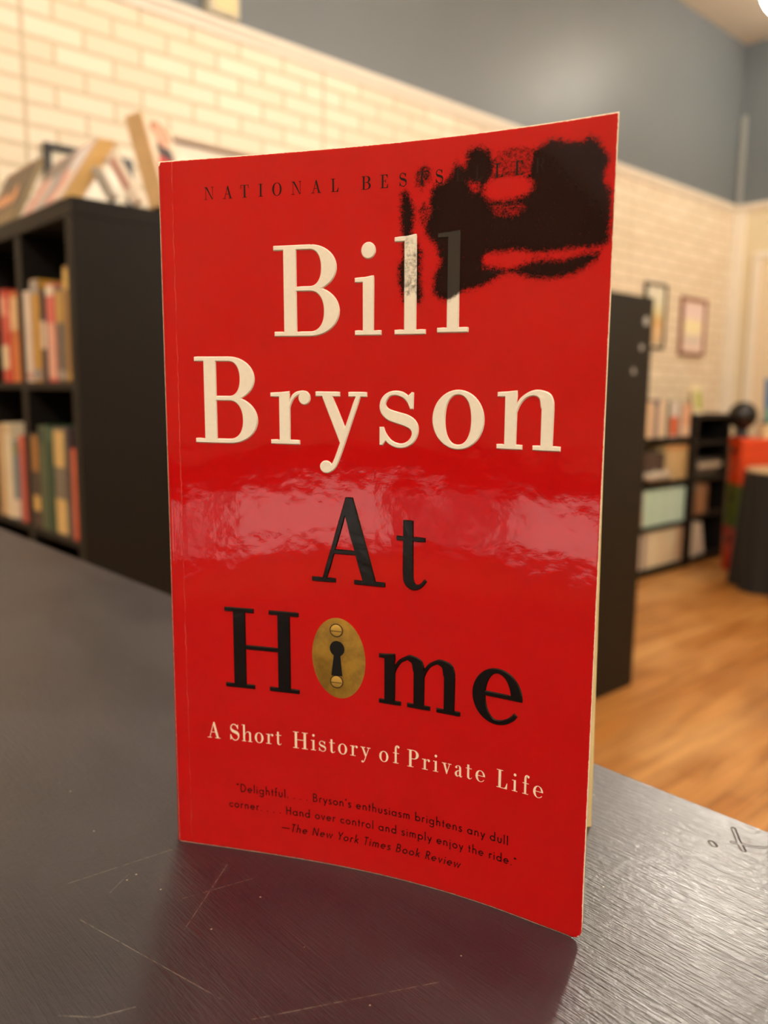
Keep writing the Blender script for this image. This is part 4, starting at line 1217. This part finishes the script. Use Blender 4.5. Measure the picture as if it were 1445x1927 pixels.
# ---------- pictures on the brick wall
def picture(label, y0, y1, z0, z1, fw, frame_c, mat_c, art_m, mw=.03, depth=.022):
    t = thing('framed_picture', label, 'picture', (XL, (y0 + y1) / 2, z0), 'framed pictures on the brick wall')
    bm = bmesh.new()
    a, b, h = -(y1 - y0) / 2, (y1 - y0) / 2, z1 - z0
    bm_box(bm, 0.001, a, 0, depth, b, fw, .002, 1); bm_box(bm, 0.001, a, h - fw, depth, b, h, .002, 1)
    bm_box(bm, 0.001, a, fw, depth, a + fw, h - fw, .002, 1); bm_box(bm, 0.001, b - fw, fw, depth, b, h - fw, .002, 1)
    finish(bm, 'frame', mat(frame_c, .35, .08), t)
    box('mat_board', mat(mat_c, .6, .03), t, .001, a + fw, fw, .009, b - fw, h - fw)
    box('print', art_m, t, .009, a + fw + mw, fw + mw, .0105, b - fw - mw, h - fw - mw)
    return t
def art(name, stops, axis=2, rng=(0, 1), nz=.2, sc=6):
    t = NT(name)
    sep = t.n('ShaderNodeSeparateXYZ'); t.set(sep.inputs[0], t.coord('Generated'))
    k = t.math('ADD', sep.outputs[axis], t.math('MULTIPLY', t.math('SUBTRACT', t.noise(t.coord('Generated'), sc, 3.0), .5), nz))
    cr = t.n('ShaderNodeValToRGB'); t.set(cr.inputs[0], k)
    while len(cr.color_ramp.elements) < len(stops): cr.color_ramp.elements.new(.5)
    for e, (p, c) in zip(cr.color_ramp.elements, stops): e.position = p; e.color = lin(c)
    return t.out(cr.outputs[0], .35)
picture('small black framed picture on the wall behind the leaning books', 1.06, 1.365, 1.60, 1.918, .022, '15130F', 'E8DEC6', art('pale_sketch', [(0, 'D9CFB8'), (1, 'F2EAD6')]), .03)
picture('wide brown framed picture on the brick wall just above the red paperback', 1.47, 2.12, 1.55, 2.026, .014, '7A5236', 'F0E3CF', art('pale_print', [(0, 'E6D3BD'), (1, 'F6EBDA')]), .05)
picture('dark framed landscape, left of the two pictures in the far corner', 4.85, 5.12, 1.42, 1.842, .017, '2A221B', 'E9E0C8',
        art('landscape_print', [(0, 'C9B08A'), (.25, 'DDB98A'), (.42, 'CFA766'), (.6, 'D9D3A6'), (.8, 'DDDCC4'), (1, 'E6E2D0')]), .012)
picture('reddish brown framed picture, right of the two pictures in the far corner', 5.335, 5.69, 1.395, 1.79, .024, '8A5443', 'F0DDCF',
        art('pink_print', [(0, 'F0DACD'), (.2, 'D6CBBF'), (.35, 'F5E9C9'), (.55, 'F8EFB8'), (.75, 'EED9D6'), (1, 'EBD3CF')]), .03)
# box light above the rail
t = thing('box_light', 'small cream box-shaped light fixture on the grey wall just above the rail', 'light', (XL, 1.735, 2.489))
bm = bmesh.new(); bm_box(bm, .001, -.065, 0, .045, .065, .085, .005); finish(bm, 'housing', mat('C9C2AC', .5), t)
box('diffuser', mat('DCCD9C', .4, .1, 40), t, .045, -.045, .012, .05, .052, .072, .002)

# ================================================================== FAR CORNER
FX = -2.50                                     # front plane of the two low bookcases
b3 = thing('bookcase', 'low black bookcase against the brick wall with a row of mint green books', 'bookcase', (-2.66, 4.6, 0))
Y0, Y1 = 4.20, 5.0
cpart(b3, 'back_panel', M_CASE, -2.815, Y0, 0.02, -2.805, Y1, .86)
cpart(b3, 'side_panel', M_CASE, -2.805, Y0, 0, FX, Y0 + .022, .86)
cpart(b3, 'side_panel', M_CASE, -2.805, Y1 - .022, 0, FX, Y1, .86)
S3 = (.05, .315, .59, .86)
for z in S3:
    cpart(b3, 'shelf', M_CASE, -2.805, Y0 + .022, z - .022, FX, Y1 - .022, z)
cpart(b3, 'plinth', M_CASE, -2.805, Y0 + .022, 0, FX - .01, Y1 - .022, .028)
b4 = thing('bookcase', 'taller narrow black bookcase in the far corner, right of the mint green books', 'bookcase', (-2.66, 5.2, 0))
Z0, Z1 = 5.008, 5.52
cpart(b4, 'back_panel', M_CASE, -2.815, Z0, 0.02, -2.805, Z1, 1.0)
cpart(b4, 'side_panel', M_CASE, -2.805, Z0, 0, FX, Z0 + .05, 1.0)
cpart(b4, 'side_panel', M_CASE, -2.805, Z1 - .03, 0, FX, Z1, 1.0)
cpart(b4, 'top_panel', M_CASE, -2.805, Z0 + .05, .97, FX, Z1 - .03, 1.0)
for z in (.05, .335, .58, .82):
    cpart(b4, 'shelf', M_CASE, -2.805, Z0 + .05, z - .022, FX, Z1 - .03, z)
RX = (0, 0, math.pi / 2)                        # spine towards +X
def frow(z, y, items, group, x=FX - .02, d=.16, end=None):
    k = 1.0
    if end is not None:
        k = (end - y - .0015 * len(items)) / sum(q[0] for q in items)
        items = [(q[0] * k,) + tuple(q[1:]) for q in items]
    for (wd, h, col, bands, lab, gap) in items:
        y += gap
        book_at('book', lab, (x, y + wd / 2, z), wd, h, d, col, bands, group, RX)
        y += wd + .0015
ORD = ['first', 'second', 'third', 'fourth', 'fifth', 'sixth', 'seventh', 'eighth', 'ninth', 'tenth']
G3 = 'books standing on top of the low far bookcase'
frow(.86, 4.36, [
 (.05, .205, 'DCC9A4', None, 'cream book at the left end of the row on the low far bookcase', 0),
 (.055, .215, 'E8C8A2', None, 'pale peach book, second in the row on the low far bookcase', 0),
 (.055, .235, '9C8A80', [(.84, .98, '6C6670')], 'grey mauve book with a dark head on the low far bookcase', 0),
 (.060, .230, 'E6CFB2', None, 'tan pink book between grey and green spines on the low far bookcase', 0),
 (.035, .222, '5E6658', None, 'dark grey green book left of the orange and white spine', 0),
 (.075, .218, 'D9CFC6', [(.04, .58, 'D9602E')], 'white book with an orange lower spine on the low far bookcase', 0),
 (.040, .208, 'A89E90', None, 'grey book right of the orange and white spine', 0),
 (.072, .205, 'EBB38E', [(.05, .3, 'F0CDAE')], 'salmon pink book at the right end of the row on the low far bookcase', 0),
], G3, end=4.972)
G4 = 'books on the second shelf of the low far bookcase'
frow(.59, 4.40, [(.085, .185, '4A3D37', None, 'dark brown book at the left of the second shelf of the low far bookcase', 0),
                 (.075, .180, '53463E', None, 'dark grey brown book, second on the second shelf of the low far bookcase', 0),
                 (.080, .178, '463A33', None, 'blackish book left of the cream set on the second shelf of the low far bookcase', 0)]
     + [(.050, .218, c, [(.86, .97, 'C78A50')], 'cream brown-topped book, %s of the cream set on the second far shelf' % ORD[i], 0)
        for i, c in enumerate(('B8A478', 'D3B583', 'CDB07E', 'CBAC78', 'BC9C68'))], G4, end=4.972)
G5 = 'mint green books on the low far bookcase'
frow(.315, 4.40, [(.05, .22, '9C8B80', [(.05, .45, 'B57A4A')], 'grey brown book left of the mint green set', 0)]
     + [(.066, .222, c, None, 'mint green book, %s from the left of the mint green set' % ORD[i], 0) for i, c in enumerate(('CDE8D2', 'C8E6CF', 'D0ECD5', 'CAE8D1', 'D5F0D9', 'D2EED7', 'CCE8D1'))], G5, end=4.972)
G6 = 'pale books on the bottom shelf of the low far bookcase'
frow(.05, 4.335, [(.062, .225, 'F0DEC4', None, 'first pale tan book on the bottom shelf of the low far bookcase', 0),
                 (.050, .218, 'E9D4BC', None, 'second pale tan book on the bottom far shelf, before the grey one', 0),
                 (.036, .220, '8E8174', None, 'thin grey book on the bottom far shelf among pale tan ones', 0)]
     + [(.064, .226, c, None, 'pale tan book, %s right of the thin grey one on the bottom far shelf' % ORD[i], 0) for i, c in enumerate(('F0DCBC', 'F4DFB8', 'EBD4AE', 'EEDAB6', 'F3DFBA', 'D9B896'))], G6, end=4.972)
# crumpled pale strip lying on the second shelf edge
bm = bmesh.new()
nx_, ny_ = 26, 6
vv = []
for i in range(nx_ + 1):
    for j in range(ny_ + 1):
        a = 2 * math.pi * j / (ny_ + 1)
        r = .026 + .007 * math.sin(i * 1.3) + .005 * math.sin(i * 2.9 + 1)
        r *= min(1, .35 + min(i, nx_ - i) * .25)
        vv.append(bm.verts.new((r * math.cos(a) * .8, -.155 + .31 * i / nx_, r * math.sin(a) + .006 * math.sin(i * .7))))
for i in range(nx_):
    for j in range(ny_ + 1):
        k = (j + 1) % (ny_ + 1)
        bm.faces.new((vv[i * (ny_ + 1) + j], vv[i * (ny_ + 1) + k], vv[(i + 1) * (ny_ + 1) + k], vv[(i + 1) * (ny_ + 1) + j]))
bm.faces.new(vv[:ny_ + 1][::-1]); bm.faces.new(vv[-(ny_ + 1):])
o = finish(bm, 'plush_strip', mat('BDB09C', .9, .25, 60, .5), None, True)
o.location = (FX - .005 + .028, 4.475, .645)
o.location = (FX + .003, 4.56, .628)
tag(o, 'lumpy pale cloth strip lying on the shelf edge in front of the dark far books', 'cloth')
# on the taller case
G7 = 'things in the narrow far bookcase'
frow(.335, 5.07, [(.075, .205, '8A5A38', [(.8, .98, '7E7058')], 'brown book at the left of the narrow far bookcase', 0), (.095, .200, 'B07C50', None, 'tan brown book in the middle of the narrow far bookcase', 0),
                  (.05, .195, '6E4A2E', None, 'dark brown book at the right of the narrow far bookcase', 0)], G7)
frow(.05, 5.065, [(.055, .235, 'F5E6CC', None, 'upright cream book at the left of the bottom shelf in the narrow far bookcase', 0), (.055, .23, 'F2E4D0', None, 'second cream book on the bottom shelf of the narrow far bookcase', 0)], G7)
book_at('book', 'white book tilted to the left on the bottom shelf of the narrow far bookcase', (FX - .02, 5.262, .0585), .05, .22, .15, 'E9DCCB', None, G7, (math.radians(0), math.radians(-16), math.pi / 2))
tb = thing('disc_player', 'flat black box with a pale front strip inside the narrow far bookcase', 'electronics', (FX - .16, 5.265, .5804))
box('case', mat('25211F', .35, .1), tb, -.12, -.2, .004, .13, .2, .125, .004)
box('front_panel', mat('3F3B38', .3, .1), tb, .13, -.195, .075, .134, .195, .118)
box('pale_strip', mat('C9BDA8', .4, .08), tb, .134, -.13, .060, .138, .2, .094)
for y in (-.15, .15):
    box('foot', mat('121010', .6), tb, -.1, y - .02, 0, .1, y + .02, .004)
t = thing('greeting_card', 'pale card with a green block standing on the narrow far bookcase', 'card', (FX - .06, 5.09, 1.0), rot=(0, 0, math.radians(8)))
bm = bmesh.new()
def leaf(y0, y1, z0, z1, x0, x1, th):
    vs = [bm.verts.new(p) for p in ((x0, y0, z0), (x0 + th, y0, z0), (x0 + th, y1, z0), (x0, y1, z0), (x1, y0, z1), (x1 + th, y0, z1), (x1 + th, y1, z1), (x1, y1, z1))]
    for f in ((0, 3, 2, 1), (4, 5, 6, 7), (0, 1, 5, 4), (1, 2, 6, 5), (2, 3, 7, 6), (3, 0, 4, 7)): bm.faces.new([vs[i] for i in f])
leaf(-.085, .085, 0, .19, .03, 0, .004); leaf(-.085, .085, 0, .19, -.035, -.004, .004)
finish(bm, 'card_sheet', mat('EFE3BE', .5, .04), t)
bm = bmesh.new()
leaf(-.03, .06, .03, .145, .0298, .0116, .0044)
finish(bm, 'green_block', mat('A9B545', .5, .12, 30), t)

# ---------- stack of lidded storage boxes, one corner towards us
P0 = Vector((-2.212, 5.05)); A_ = Vector((-.153, .15)); B_ = Vector((.25, .25))
ang = math.atan2(B_.y, B_.x)
la, lb = A_.length, B_.length
def tote(z0, z1, c, lidc, label):
    ctr = P0 + A_ / 2 + B_ / 2
    t = thing('storage_box', label, 'box', (ctr.x, ctr.y, z0), 'stack of coloured boxes in the far corner', (0, 0, ang))
    h = z1 - z0
    bm = bmesh.new()
    ins = .006
    bm_box(bm, -lb / 2 + ins, -la / 2 + ins, 0, lb / 2 - ins, la / 2 - ins, h - .05, .006)
    finish(bm, 'body', mat(c, .4, .05, 6), t)
    bm = bmesh.new()
    bm_box(bm, -lb / 2, -la / 2, h - .055, lb / 2, la / 2, h - .001, .006)
    finish(bm, 'lid', mat(lidc, .4, .05, 6), t)
    bm = bmesh.new(); bm_box(bm, -lb / 2 - .008, -.03, h - .1, -lb / 2 + ins, .03, h - .07, .003); finish(bm, 'handle', mat('2A1510', .5), t)
tote(0, .285, 'C02E0A', 'A03020', 'red storage box at the bottom of the stack in the far corner')
tote(.285, .56, '4E6320', '4A5E22', 'green storage box in the middle of the stack in the far corner')
tote(.56, .86, 'DB4412', 'DA4616', 'orange storage box on top of the stack in the far corner')
# black ball on a neck
q = P0 + A_ * .62 + B_ * .13
t = thing('ball_ornament', 'shiny black ball on a short neck standing on the orange box', 'ornament', (q.x, q.y, .86))
bp = [(0.0, .07)] + [(.088 * math.sin(math.pi * i / 16), .137 - .088 * math.cos(math.pi * i / 16)) for i in range(2, 16)] + [(0, .225)]
lathe('ball', mat('100B0B', .22, .02), t, bp, 32)
lathe('neck', mat('100B0B', .4, .02), t, [(0, 0), (.045, 0), (.047, .006), (.036, .02), (.034, .06), (.042, .075), (0, .078)], 24)
q = P0 + A_ * .90 + B_ * .14
t = box('carton', mat('C9AE94', .6, .08), None, -.02, -.02, 0, .02, .02, .055, .002); t.location = (q.x, q.y, .8595); tag(t, 'tiny cream carton behind the neck of the black ball', 'box')
q = P0 + A_ * .22 + B_ * .667
t = thing('carton', 'cream cardboard carton on the orange box under the blue book', 'box', (q.x, q.y, .8595), rot=(0, 0, ang))
bm = bmesh.new(); bm_box(bm, -.105, -.035, 0, .105, .035, .088, .002); finish(bm, 'body', mat('E3C79A', .6, .05), t)
bm = bmesh.new(); bm_box(bm, -.106, -.036, .088, .106, .036, .1, .002); finish(bm, 'lid', mat('2C2A28', .5, .05), t)
def art_blue(t, w_, h_):
    m1 = art('blue_cover_print', [(0, '3F8F86'), (.2, '7FA98A'), (.36, '4F78A0'), (.7, '4C72A4'), (1, '5A7EAD')], 2, (0, 1), .25, 7)
    plate_(t, 'cover_picture', m1, .003, .003, w_ - .003, h_ - .003)
    poly_plate(t, 'white_motif', mat('C9D3DC', .4, .2, 200), [(w_ * (.40 + .2 * math.cos(a) * (1 if i % 2 else .35)), h_ * (.68 + .17 * math.sin(a) * (1 if i % 2 else .35))) for i, a in enumerate([2 * math.pi * k / 16 for k in range(16)])], .0014)
fx = Vector((B_.x, B_.y, 0)).normalized()
bk = q - Vector((fx.x, fx.y)) * .105
lean_book('paperback', 'blue book with white motif and green foot at the right edge of the photo', (bk.x + .02, bk.y - .0, .9605), (fx.x, fx.y, 0), (-.01, .03, .25), .20, .27, .025, mat('44699A', .35, .05), 'E3D8C0', 'books in the far corner', art_blue)

# ---------- round table with a black cloth
t = thing('round_table', 'round table draped to the floor in a black cloth at the right edge', 'table', (-1.80, 4.93, 0))
lathe('tabletop', mat('CBAE86', .5, .06), t, [(0, .672), (.292, .672), (.297, .676), (.297, .696), (.292, .70), (0, .70)], 48)
lathe('pedestal', mat('3A3028', .5), t, [(0, 0), (.16, 0), (.16, .02), (.03, .05), (.03, .672), (0, .672)], 24)
bm = bmesh.new()
seg, rows_ = 120, 14
R_ = []
for k in range(rows_ + 1):
    f = k / rows_
    z = .688 - .684 * f
    ring_ = []
    for i in range(seg):
        a = 2 * math.pi * i / seg
        r = .300 + .035 * f + (.004 + .016 * f) * math.sin(9 * a + 1.2 * math.sin(2 * a)) + .004 * f * math.sin(23 * a)
        ring_.append(bm.verts.new((r * math.cos(a), r * math.sin(a), z)))
    R_.append(ring_)
for k in range(rows_):
    for i in range(seg):
        j = (i + 1) % seg
        bm.faces.new((R_[k][i], R_[k][j], R_[k + 1][j], R_[k + 1][i]))
o = finish(bm, 'tablecloth', mat('1C1A19', .85, .1, 60), t, True)
